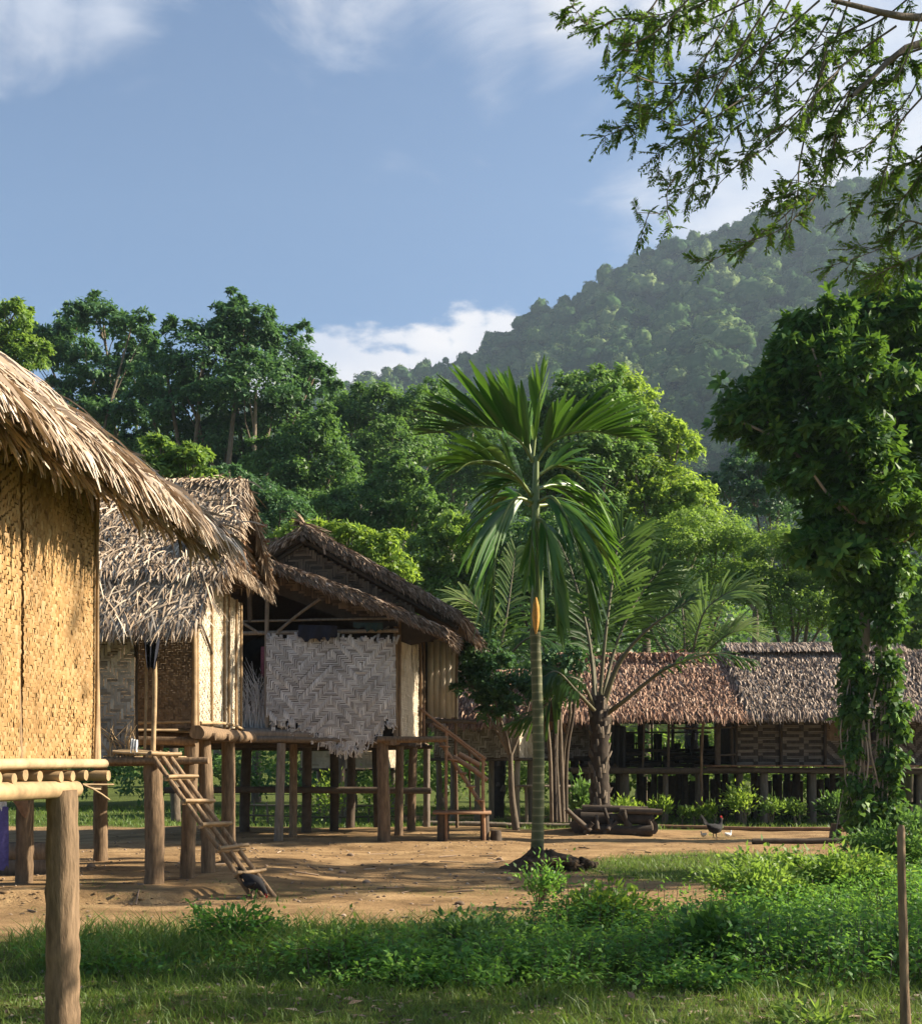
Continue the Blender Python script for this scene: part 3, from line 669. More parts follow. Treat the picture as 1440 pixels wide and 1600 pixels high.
# ------------------------------------------------------------------ big open-gabled hut
def gable_hut():
    g = np.random.default_rng(303)
    ph = R(5); w = A(math.sin(ph), math.cos(ph), 0); u = A(math.cos(ph), -math.sin(ph), 0)
    C = A(-1.19, 22.7, 0); fl = 2.0
    t = thing('gabled_hut', 'weathered hut with open dark gable, two tiered brown thatch roofs and torn silvery woven wall', 'hut', (C-u*2.6+w*2.5)*A(1,1,0))
    # floor and framing
    b = MB(); b.box(C-u*2.7+w*2.6+Z*1.98, u*2.65, w*2.6, Z*.02, .3); b.build('floor', M['dark_wood'], t)
    pole(t, 'floor_beam', C-u*5.4-w*.02+Z*1.93, C-u*.1-w*.02+Z*1.95, .065, 'post_grey', n=12, tone=.4)
    pole(t, 'floor_beam', C-u*.35-w*.12+Z*1.985, C+u*.95-w*.14+Z*1.995, .06, 'post', n=12, tone=.6)
    pole(t, 'floor_beam', C-u*.04-w*.2+Z*1.93, C+w*5.2-u*.04+Z*1.93, .06, 'post', n=12, tone=.5)
    b = MB(); b.tube([C-u*4.1-w*.06+Z*2.09, C-u*3.0-w*.05+Z*2.11, C-u*1.55-w*.06+Z*2.06], [.12,.115,.10], 14, .7, True, .05, 9); b.build('sill_log', M['post_grey'], t)
    for a in (.8,1.8,2.8,3.8,4.8): pole(t, 'joist', C-u*5.3+w*a+Z*1.90, C+u*.12+w*a+Z*1.90, .05, 'dark_wood', n=8)
    # front wall: silvery chevron panel, torn along its lower edge
    W_ = 2.46
    def torn(I, J):
        low = np.interp(I, [0,.10,.24,.34,.44,.56,.72,.84,.90,1], [.25,.24,.21,.16,.09,.015,.03,.10,.22,.24])+.045*np.sin(I*83)+.03*np.sin(I*47+1)
        return (J > low) & (J < .985-.05*I-.03*np.sin(I*75)*np.sin(I*31))
    b = MB(); backing(b, C-u*W_+Z*2.58-w*.0, u, Z, W_, 1.28); p = b.build('woven_panel', M['slab'], t, label='torn silvery chevron panel')
    s = MB(); weave(s, C-u*W_+Z*1.72-w*.09, u, Z, W_, 2.26, .036, .036, herring(4,17), g, keep=torn, lift=.016, tone_h=(.1,.8), tone_v=(.2,1), gap=.95, bulge=.04)
    s.build('woven_strips', M['silver_weave'], p, kind='stuff')
    s = MB()
    for k in range(130):
        x = g.uniform(.05,1.0)*W_; f_ = x/W_; a = C-u*(W_-x)-w*.11+Z*(1.78+2.26*np.interp(f_, [0,.10,.24,.34,.44,.56,.72,.84,.90,1], [.25,.24,.21,.16,.09,.015,.03,.10,.22,.24])+g.uniform(-.02,.12)); s.plank(a, a+A(g.normal(0,.08),-.03,-g.uniform(.06,.24)), .022, .005, u, g.uniform(.2,.9))
    for k in range(30):
        x = g.uniform(0,1)*W_; a = C-u*(W_-x)-w*.05+Z*(3.86-.1*x/W_); s.plank(a, a+A(g.normal(0,.05),-.02,g.uniform(.06,.20)), .05, .006, u, g.uniform(.2,.9))
    s.build('frayed_strips', M['silver_weave'], p, kind='stuff')
    # long pale strips laid over the chevrons
    for (a0,z0,a1,z1) in ():
        b = MB(); b.plank(C-u*a0-w*.065+Z*z0, C-u*a1-w*.065+Z*z1, .04, .008, nrm(u*.7+Z*.7*(1 if z1 < z0 else -1)), .85); b.build('strip', M['silver_weave'], p)
    # heap of split cane in the open bay
    s = MB()
    for k in range(260):
        x = g.uniform(2.48,3.25); a = C-u*x+w*g.uniform(.05,.35)+Z*2.05; h = (1.55-1.3*abs(x-2.72)/.55)*g.uniform(.35,1.0); h = max(h,.12)
        s.tube([a, a+A(g.normal(0,.06),g.normal(0,.03),h*.6), a+A(g.normal(0,.16),g.normal(0,.05),h)], [.010,.008,.003], 4, g.uniform(.2,1), caps=False)
    s.build('cane_heap', M['silver_weave'], t, kind='stuff')
    # posts, rails and braces of the front
    zroof = lambda q: 3.62+.404*(q)        # underside of the lower roof, q metres in from its tip
    pole(t, 'wall_post', C-u*2.46+Z*2.0, C-u*2.46+Z*4.75, .045, 'post_grey', tone=.8)
    pole(t, 'wall_post', C-u*.03+w*.02+Z*2.0, C-u*.03+w*.02+Z*4.1, .05, 'post', tone=.7)
    pole(t, 'wall_post', C-u*3.05+w*.1+Z*2.0, C-u*3.05+w*.1+Z*4.0, .03, 'post_grey', tone=.8)
    pole(t, 'wall_post', C-u*5.2+Z*2.0, C-u*5.2+Z*4.3, .05, 'post_grey', tone=.8)
    pole(t, 'rail', C-u*5.2-w*.03+Z*3.96, C+u*.02-w*.03+Z*4.02, .042, 'post_grey', tone=.85, n=8)
    pole(t, 'rail', C-u*5.2+w*.02+Z*4.20, C-u*.0+w*.02+Z*4.26, .025, 'post_grey', tone=.6, n=8)
    pole(t, 'brace', C-u*3.35-w*.05+Z*4.45, C-u*2.60-w*.05+Z*3.98, .03, 'post_grey', tone=.9, n=8)
    pole(t, 'brace', C-u*2.25-w*.05+Z*4.02, C-u*1.45-w*.05+Z*4.62, .03, 'post_grey', tone=.6, n=8)
    pole(t, 'rail', C-u*3.3+w*.3+Z*3.05, C-u*2.6+w*.3+Z*3.05, .015, 'post_grey', tone=.6, n=6)
    pole(t, 'brace', C-u*.5+w*.0+Z*3.85, C-u*.15+Z*4.1, .02, 'post_grey', tone=.6, n=8)
    # right wall: pale sheet, door gap, then the back room
    wall_panel(t, 'side_panel', C+w*.10+Z*2.05, w, Z, 3.1, 2.02, .05, .03, lambda I, J: ((I*3+J) % 6) < 1, 'pale_weave', g, tone_h=(.3,.9), tone_v=(.4,1))
    for a in (.06, 3.25, 3.95):
        pole(t, 'wall_post', C+w*a+u*.03+Z*1.95, C+w*a+u*.03+Z*4.2, .035, 'post', tone=.5, n=8)
    b = MB()
    for k in range(14):
        a = g.uniform(.1,3.0); q = C+w*a+u*.02+Z*4.05; b.plank(q, q+A(.03,0,-g.uniform(.15,.5)), .05, .008, w, g.uniform(.2,.8))
    b.build('frayed_strips', M['pale_weave'], t, kind='stuff')
    rb = A(-.745, 26.9, 2.52)
    for k in range(5):
        b = MB(); wdt = .132; q = rb+A(.135*k+.066,0.0+.012*(k%2),.86+g.normal(0,.015)); b.box(q, (wdt/2,0,0), (0,.010,0), (0,0,.86), .3+.12*k); b.build('wall_plank', M['pale_weave'], t)
    b = MB(); b.box((-.08, 27.6, 3.36), (.010,0,0), (0,.68,0), (0,0,.85), .4); b.build('back_room_wall', M['pale_weave'], t)
    pole(t, 'floor_beam', (-1.05,26.75,2.46), (.34,26.75,2.44), .055, 'dark_wood', n=10, tone=.9)
    pole(t, 'corner_post', (-.075,26.88,0.0), (-.075,26.88,4.3), .035, 'post', n=10, tone=.6)
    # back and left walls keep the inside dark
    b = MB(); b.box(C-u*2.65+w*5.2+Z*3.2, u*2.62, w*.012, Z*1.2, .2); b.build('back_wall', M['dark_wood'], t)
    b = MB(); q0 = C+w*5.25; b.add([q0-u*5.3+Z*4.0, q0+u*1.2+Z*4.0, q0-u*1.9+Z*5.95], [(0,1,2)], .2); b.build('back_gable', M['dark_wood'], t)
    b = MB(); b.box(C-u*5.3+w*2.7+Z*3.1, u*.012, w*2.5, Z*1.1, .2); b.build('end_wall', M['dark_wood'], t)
    # roofs
    E = A(-.02, 22.42, 4.26); Rg = E-u*2.92+Z*1.66; Lr = 5.6
    up_r = roof_patch(E, E+w*Lr, Rg, Rg+w*Lr, bulge=.05)
    EL = Rg-u*3.4-Z*1.95; up_l = roof_patch(EL, EL+w*Lr, Rg, Rg+w*Lr)
    E2 = A(-.26, 21.95, 3.92); T2 = E2-u*3.30+Z*1.30; L2 = 1.15
    lo_r = roof_patch(E2, E2+w*L2, T2, T2+w*L2, bulge=.07)
    EL2 = T2-u*2.4-Z*.75; lo_l = roof_patch(EL2, EL2+w*L2, T2, T2+w*L2)
    for F, nm, N, a0, a1, kk in ((up_r,'roof',7200,E,Rg,1),(up_l,'roof',1500,EL,Rg,-1),(lo_r,'front_awning',4200,E2,T2,1),(lo_l,'front_awning',900,EL2,T2,-1)):
        s = MB(); slab(s, F, .14, 6, 10, .3); rf = s.build(nm, M['slab'], t)
        s = MB(); thatch(s, F, int(N*1.6), .32, .024, 16, g, curve=3, lift=.03, yaw=.34, droop=.03, base=.03, tone=(.1,1))
        dd = nrm((a0-a1)+0*Z)
        edge_fringe(s, a0+Z*.06-w*.03, a1+Z*.06-w*.03, int(N*.75), dd*.85-Z*.35-w*.2, .13, .022, g, thick=.15, jit=.24, tone=(.1,1), out=-w*.05)
        edge_fringe(s, a0+Z*.02, a0+w*(Lr if nm == 'roof' else L2)+Z*.02, 500, u*kk*.7-Z*.7, .22, .03, g, thick=.12, jit=.3)
        s.build('thatch', M['thatch_brown'], rf, kind='stuff')
    s = MB(); edge_fringe(s, Rg+Z*.1-w*.05, Rg+w*Lr+Z*.1, 700, u*.8-Z*.4, .34, .034, g, thick=.1); edge_fringe(s, Rg+Z*.1-w*.05, Rg+w*.3+Z*.1, 60, -w*.6-u*.5+Z*.3, .3, .03, g, thick=.05); s.build('ridge_thatch', M['thatch_brown'], t, kind='stuff')
    # woven gable infill between the two roofs
    o = C-u*2.72+w*.05+Z*4.30; Wi, Hi = 3.05, 1.75
    def kp(I, J):
        x = I*Wi; z = J*Hi+4.30; q = (2.72-x)       # metres left of C along -u
        top = 4.26+.568*(q+1.17)-.30; low = 3.92+.394*(q+.93)-.05
        return (z < top) & (z > low-.2) & (z < 5.78-.0*x) & (I > .02)
    b = MB(); weave(b, o, u, Z, Wi, Hi, .05, .05, herring(4,9), g, keep=kp, lift=.02, tone_h=(0,.6), tone_v=(.2,.8)); b.build('gable_infill', M['brown_weave'], t, kind='stuff')
    b = MB(); q0 = C-u*2.7+w*.10; pts = [q0+Z*4.9, q0+u*2.95+Z*3.75, q0+u*3.6+Z*3.9, q0+u*1.0+Z*5.35, q0+u*.1+Z*5.7]
    b.add(pts, [(0,1,2,3),], .2); b.add([pts[0],pts[3],pts[4]], [(0,1,2)], .2); b.build('infill_board', M['dark_wood'], t)
    pole(t, 'gable_post', C-u*2.80+w*.02+Z*4.2, C-u*2.80+w*.02+Z*5.85, .045, 'dark_wood', tone=.8)
    pole(t, 'gable_post', C-u*3.75+w*.1+Z*4.2, C-u*3.75+w*.1+Z*5.35, .035, 'dark_wood', tone=.9)
    for q in (0,.6): 
        pole(t, 'rafter', E+w*(.2+q)-u*.1-Z*.16, Rg+w*(.2+q)-Z*.2, .045, 'dark_wood', n=8); pole(t, 'rafter', EL+w*(.2+q)-Z*.16, Rg+w*(.2+q)-Z*.2, .045, 'dark_wood', n=8)
    pole(t, 'ridge_pole', Rg-w*.12-Z*.22, Rg+w*Lr-Z*.22, .05, 'dark_wood', n=8)
    pole(t, 'tie', Rg+u*.34-w*.08+Z*-.1, Rg+u*.42-w*.08-Z*.50, .02, 'thatch_brown', n=6, tone=.8)
    # posts
    for x, y, r, m_ in ((-1.43,22.72,.112,'post'),(-1.26,24.45,.092,'post'),(-1.07,26.2,.095,'post'),(-.78,27.7,.085,'post_grey'),(-3.42,22.78,.085,'post_grey'),(-3.30,23.9,.08,'post'),(-3.25,25.6,.10,'dark_wood'),
                        (-4.4,22.9,.09,'post_grey'),(-4.55,25.6,.11,'dark_wood'),(-2.72,26.0,.10,'dark_wood'),(-2.5,27.4,.10,'dark_wood'),(-5.9,23.2,.09,'dark_wood'),(-5.6,27.0,.10,'dark_wood'),(-1.9,27.6,.08,'dark_wood')):
        pole(t, 'post', (x, y, gz(x,y)-.15), (x+g.normal(0,.04), y+.02, 1.92), r, m_, n=14, seg=12, rough=.05, bow=.012)
    pole(t, 'cross_log', (-6.2,25.4,.97), (-.62,25.1,.97), .075, 'dark_wood', n=10, tone=.9)
    b = MB(); b.box((-3.3,25.9,.96), (2.4,0,0), (0,.45,0), (0,0,.02), .5); b.build('bench_deck', M['dark_wood'], t)
    return C, u, w
C3, u3, w3 = gable_hut()
# ------------------------------------------------------------------ longhouse and the far huts
def longhouse():
    g = np.random.default_rng(404)
    t = thing('longhouse', 'long thatched longhouse on stilts with an open veranda and key patterned wall', 'house', (8.2, 32.5, 0))
    XA, XM, XB, fl = 2.9, 7.12, 16.0, 1.40
    b = MB(); b.box(((XA+XB)/2, 32.6, fl-.06), ((XB-XA)/2,0,0), (0,1.65,0), (0,0,.05), .4); b.build('floor', M['dark_wood'], t)
    pole(t, 'floor_beam', (XA-.1,30.9,1.33), (XM,30.9,1.34), .09, 'dark_wood', n=10, tone=.8)
    pole(t, 'floor_beam', (XM-.9,30.85,1.36), (XB,30.85,1.38), .075, 'dark_wood', n=10, tone=.9)
    for k in range(5):
        b = MB(); x0 = XM-.95+k*1.8; b.box((x0+.88,30.78,1.455), (.885,0,0), (0,.14,0), (0,0,.022), .35+.1*(k%3)); b.build('edge_plank', M['red_wood'], t)
    # roofs: reddish over the veranda, greyer over the rooms
    secs = (('roof',XA-.35,XM+.05,2.76,4.42,'thatch_red',9500,'reddish veranda thatch'), ('roof',XM+.0,11.4,2.80,4.62,'thatch_grey',10500,'grey thatch over the rooms'), ('roof',11.35,XB+.4,2.80,4.62,'thatch_grey',7000,'dark grey end thatch'))
    for nm, x0, x1, ze, zr, mt, N, lb in secs:
        F = roof_patch((x0,30.25,ze),(x1,30.25,ze),(x0,33.0,zr),(x1,33.0,zr), sag=.06); B = roof_patch((x0,35.7,ze),(x1,35.7,ze),(x0,33.0,zr),(x1,33.0,zr), sag=.06)
        for Q, n_ in ((F,N),(B,700)):
            s = MB(); slab(s, Q, .10, 10, 6); rf = s.build(nm, M['slab'], t, label=lb if n_ > 900 else None)
            s = MB(); thatch(s, Q, int(n_*1.7), .40, .036, 10, g, curve=3 if n_ > 900 else 0, lift=.055, yaw=.22, droop=.07, base=.04, fringe=2200 if n_ > 900 else 0, fringe_L=1.2, tone=(0,1)); s.build('thatch', M[mt], rf, kind='stuff')
    s = MB()
    Rp = roof_patch((XM+.05,32.72,4.60),(11.9,32.72,4.62),(XM+.05,33.0,4.76),(11.9,33.0,4.78)); slab(s, Rp, .06, 12, 3, .5)
    rc = s.build('ridge_cap', M['slab'], t); s = MB(); thatch(s, Rp, 2600, .30, .05, 2, g, lift=.02, yaw=.15, droop=.02, base=.03, tone=(.5,1)); s.build('thatch', M['thatch_grey'], rc, kind='stuff')
    s = MB(); edge_fringe(s, (XA-.3,32.95,4.50), (XM,32.95,4.50), 1400, (0,-.8,-.5), .42, .05, g, thick=.03, tone=(.5,1)); s.build('ridge_thatch', M['thatch_red'], t, kind='stuff')
    # walls
    def key(I, J):
        a = J % 8; x = I % 14
        return np.where(a < 2, x < 11, np.where(a < 4, x >= 11, np.where(a < 6, x > 2, x <= 2)))
    for k, (x0, x1) in enumerate(((7.05,8.17),(8.23,9.3))):
        wall_panel(t, 'wall_panel', (x0,31.2,1.47), (1,0,0), Z, x1-x0, 1.45, .040, .040, key, 'key_weave', g, tone_h=(.62,1), tone_v=(0,.4), lift=.012, label='key patterned wall panel')
    wall_panel(t, 'wall_panel', (9.36,31.2,1.47), (1,0,0), Z, 1.35, .62, .045, .045, herring(4,40), 'key_weave', g, tone_h=(.6,1), tone_v=(.1,.45), lift=.012)
    wall_panel(t, 'wall_panel', (9.36,31.2,2.09), (1,0,0), Z, .55, .80, .045, .045, twill(6,2), 'brown_weave', g, tone_h=(.6,1), tone_v=(.5,.9), lift=.012)
    b = MB(); b.box((10.32,31.5,2.3), (.34,0,0), (0,.02,0), (0,0,.55), .1); b.build('window_shutter', M['dark_wood'], t)
    wall_panel(t, 'wall_panel', (10.76,31.2,1.47), (1,0,0), Z, 1.75, 1.45, .05, .05, herring(3,18), 'key_weave', g, tone_h=(.55,1), tone_v=(.0,.5), lift=.012)
    wall_panel(t, 'wall_panel', (12.55,31.2,1.47), (1,0,0), Z, 3.4, 1.45, .05, .05, diamond(3,15), 'key_weave', g, tone_h=(.6,1), tone_v=(0,.4), lift=.012, label='diamond patterned wall panel')
    for x in (7.02,8.20,9.33,9.93,10.72,12.53,14.2,15.95):
        pole(t, 'wall_post', (x,31.16,1.35), (x,31.16,3.1), .045, 'dark_wood', n=8, tone=.3)
    b = MB(); b.box(((XM+XB)/2,34.1,2.25), ((XB-XM)/2-.05,0,0), (0,.02,0), (0,0,.78), .3); b.build('back_wall', M['dark_wood'], t)
    b = MB(); b.box((XM-.02,32.7,2.3), (.02,0,0), (0,1.35,0), (0,0,.75), .3); b.build('room_wall', M['dark_wood'], t)
    for x in np.arange(XA+.2, XB, .30):  # boards added to stand in for the dark void below the floor
        if g.random() < .78: b = MB(); hgt = g.uniform(.95,1.25); b.box((x,35.0,hgt/2), (.14,0,0), (0,.015,0), (0,0,hgt/2), g.random()); b.build('shade_board', M['dark_wood'], t)
    for x in np.arange(XA+.3, XM, .26):  # boards added to darken the back of the open veranda
        if g.random() < .62: b = MB(); hgt = g.uniform(.5,1.0); b.box((x,34.25,1.4+hgt/2), (.12,0,0), (0,.015,0), (0,0,hgt/2), g.random()); b.build('rear_shade_board', M['dark_wood'], t)
    # veranda posts, rails
    for x, y, r in ((3.95,31.0,.05),(4.62,31.0,.028),(5.0,33.9,.09),(5.28,31.0,.04),(5.32,33.9,.03),(5.9,33.9,.05),(6.55,31.05,.075),(6.95,31.1,.045),(3.2,34.0,.08),(4.4,34.0,.06),(6.5,34.0,.06)):
        pole(t, 'veranda_post', (x,y,1.35), (x+g.normal(0,.02),y,3.05), r, 'dark_wood', n=8, tone=g.uniform(.2,.9))
    for x0,x1,y,z in ((3.2,6.98,34.0,2.35),(3.2,5.2,34.0,2.05),(5.3,7.0,31.02,2.42),(5.2,6.98,34.0,2.62),(6.5,7.0,31.0,1.72)):
        pole(t, 'rail', (x0,y,z), (x1,y,z+.03), .03, 'dark_wood', n=6, tone=.7)
    for x in np.linspace(3.3,6.9,19):
        if g.random() < .75: pole(t, 'baluster', (x,34.0,1.4), (x+g.normal(0,.03),34.0,2.1+.2*g.random()), .018, 'dark_wood', n=5, seg=3, tone=.6)
    pole(t, 'prop_pole', (6.05,30.4,0), (6.08,30.35,3.0), .035, 'post', n=8, tone=.5)
    # stilts
    for x in np.arange(XA+.3, XB, .95):
        for y in (31.1, 32.6, 34.0):
            xx = x+g.normal(0,.12); pole(t, 'stilt', (xx,y,gz(xx,y)-.1), (xx,y,1.32), g.uniform(.07,.12), 'dark_wood' if y > 31.5 else 'post_grey', n=9, seg=4, tone=g.uniform(0,.7))
    for k in range(34):  # dark logs added as filler for the shaded veranda
        x = g.uniform(3.3,6.8); z0 = 1.46+.10*int(g.integers(0,5))*(1 if k%3 else .4); pole(t, 'dark_log', (x-.3,33.5+g.normal(0,.1),z0), (x+.35,33.5+g.normal(0,.1),z0+g.normal(0,.03)), .05, 'dark_wood', n=7, seg=2, tone=g.uniform(0,1))
    # dark logs stacked under the floor
    for k in range(26):
        x = g.uniform(7.4,14.5); z0 = .08+.11*int(g.integers(0,4)); pole(t, 'dark_log', (x,32.1,z0), (x+g.normal(0,.05),33.6,z0), .055, 'dark_wood', n=7, seg=2, tone=g.uniform(0,1))
    return t
longhouse()
def small_hut(label, c, ph, wid, dep, z0, z1, zr, g, mt, wmat='grey_weave', over=.55):
    """modest far hut: woven walls on posts under a thatched roof; c is its front right floor corner"""
    w = A(math.sin(ph), math.cos(ph), 0); u = A(math.cos(ph), -math.sin(ph), 0); C = A(c[0], c[1], 0)
    t = thing('small_hut', label, 'hut', C-u*wid/2+w*dep/2)
    wall_panel(t, 'front_wall', C-u*wid+Z*z0, u, Z, wid-.02, z1-z0, .06, .06, herring(3,10), wmat, g, tone_h=(.1,.6), tone_v=(.2,.7), lift=.01)
    wall_panel(t, 'side_wall', C+w*.02+Z*z0, w, Z, dep, z1-z0, .06, .05, twill(5,1), 'pale_weave', g, lift=.01)
    b = MB(); b.box(C-u*wid/2+w*dep+Z*(z0+z1)/2, u*wid/2, w*.02, Z*(z1-z0)/2, .3); b.build('back_wall', M['dark_wood'], t)
    b = MB(); b.box(C-u*wid/2+w*dep/2+Z*(z0-.04), u*(wid/2+.1), w*(dep/2), Z*.04, .5); b.build('floor', M['dark_wood'], t)
    e0, e1 = C-u*(wid+over)-w*over+Z*(z1-.12), C+u*over-w*over+Z*(z1-.12); r0, r1 = C-u*(wid+over)+w*dep/2+Z*zr, C+u*over+w*dep/2+Z*zr
    b0, b1 = C-u*(wid+over)+w*(dep+over)+Z*(z1-.12), C+u*over+w*(dep+over)+Z*(z1-.12)
    for Q, N in ((roof_patch(e0,e1,r0,r1),4200),(roof_patch(b0,b1,r0,r1),500)):
        s = MB(); slab(s, Q, .1, 6, 4); rf = s.build('roof', M['slab'], t)
        s = MB(); thatch(s, Q, N, .42, .055, 8, g, lift=.09, yaw=.25, droop=.09, base=.04, fringe=500); s.build('thatch', M[mt], rf, kind='stuff')
    for a in (.08, wid/2, wid-.08):
        for q in (.1, dep-.1):
            p = C-u*a+w*q; pole(t, 'post', (p[0],p[1],gz(p[0],p[1])-.1), (p[0],p[1],z0), .075, 'post_grey', n=9, seg=4, tone=g.uniform(.2,.9))
    return t
gS = np.random.default_rng(505)
small_hut('small grey woven hut on posts behind the bamboo staircase', (1.42,29.8), R(24), 2.3, 1.1, 1.66, 2.78, 3.85, gS, 'thatch_red')
small_hut('small dark woven hut half hidden between the coconut trunk and thin stems', (3.55,33.6), R(3), 1.5, 2.2, 1.66, 2.85, 4.0, gS, 'thatch_red')
small_hut('tan walled hut seen through the posts below the gabled hut', (-2.1,34.2), R(4), 2.4, 2.2, 1.38, 2.55, 3.8, gS, 'thatch_tan', 'pale_weave')

# ------------------------------------------------------------------ staircase beside the gabled hut
def staircase():
    g = np.random.default_rng(606)
    t = thing('staircase', 'rough pole staircase with slanting handrails leading up to the gabled hut', 'staircase', (0, 23.1, 0))
    for y in (22.95, 23.65):
        pole(t, 'stringer', (-.42,y,1.99), (.44,y,.66), .035, 'red_wood', n=8, tone=.5)
    for k in range(5):
        f = (k+.6)/5.2; x = -.42+.86*f; z = 1.99-1.33*f
        b = MB(); b.plank((x,22.86,z+.03), (x+.02,23.74,z+.03), .17, .03, (1,0,-.1), g.uniform(.3,.9)); b.build('step', M['red_wood'], t)
    pole(t, 'handrail', (-.80,22.86,2.60), (.47,22.86,1.62), .026, 'red_wood', n=8, tone=.55)
    pole(t, 'handrail', (-.55,23.75,2.32), (.50,23.75,1.50), .026, 'red_wood', n=8, tone=.55)
    pole(t, 'rail_post', (-.28,22.9,gz(-.28,22.9)), (-.27,22.9,2.24), .030, 'red_wood', n=8, tone=.6)
    pole(t, 'rail_post', (.44,22.9,gz(.44,22.9)), (.42,22.9,1.68), .034, 'red_wood', n=8, tone=.7)
    pole(t, 'rail_post', (-.70,22.86,1.98), (-.70,22.86,2.66), .022, 'red_wood', n=8)
    pole(t, 'rail_post', (.18,23.78,.6), (.16,23.78,1.85), .022, 'red_wood', n=8); pole(t, 'rail_post', (-.1,23.78,.6), (-.11,23.78,2.05), .022, 'red_wood', n=8)
    pole(t, 'ramp_pole', (-.15,23.3,1.66), (.50,23.2,1.22), .05, 'red_wood', n=8, tone=.8); pole(t, 'ramp_pole', (-.05,23.4,1.72), (.36,23.4,1.50), .055, 'red_wood', n=8, tone=.9)
    b = MB(); b.box((.02,23.2,.61), (.55,0,0), (0,.46,0), (0,0,.025), .5); b.build('landing', M['red_wood'], t)
    for x, y in ((-.36,22.95),(.45,23.0),(-.3,23.5),(.45,23.55)):
        pole(t, 'landing_post', (x,y,gz(x,y)-.1), (x,y,.58), .085, 'dark_wood', n=10, tone=.5, seg=5)
staircase()
def cut_stump(label, x, y, h, r, mat='post', lean=0):
    o = MB().tube([(x,y,gz(x,y)-.08),(x+lean*.4,y,h*.5),(x+lean,y,h)], [r*1.2,r*1.02,r*.97], 12, .4, True, .07, int(x*100)%97)
    b = o.build('tree_stump', M[mat], smooth=False); tag(b, label, 'stump'); return b
cut_stump('short dark stump standing beside the staircase foot', .66, 23.0, .27, .10, 'dark_wood')
cut_stump('low brown stump by the foot of the vine covered tree', 7.65, 24.9, .30, .11, 'post', .03)

# ------------------------------------------------------------------ bamboo ladder
def ladder():
    g = np.random.default_rng(707)
    t = thing('ladder', 'slanting bamboo ladder tied with cane rungs leaning on the porch', 'ladder', (-2.9, 14.4, 0))
    q = nrm(A(.62,.78,0))
    top = A(-3.56,14.30,1.66); bot = A(-2.31,14.12,gz(-2.31,14.1)-.02)
    for k in range(3):
        o = q*(.125*k-.12); pole(t, 'rail', top+o+A(0,0,.06*g.random()), bot+o+A(.03*k,0,0), .030, 'post', n=9, tone=.75+.12*k, bow=.01)
    for k in range(6):
        f = .03+k*.165; c = top+(bot-top)*f-nrm(np.cross(bot-top,q))*.0+Z*.045
        for j in range(2):
            e = A(.04*j,0,.028*j); pole(t, 'rung', c-q*.20+e, c+q*.24+e+Z*g.normal(0,.012), .024, 'bamboo', n=8, tone=.3, seg=4)
ladder()

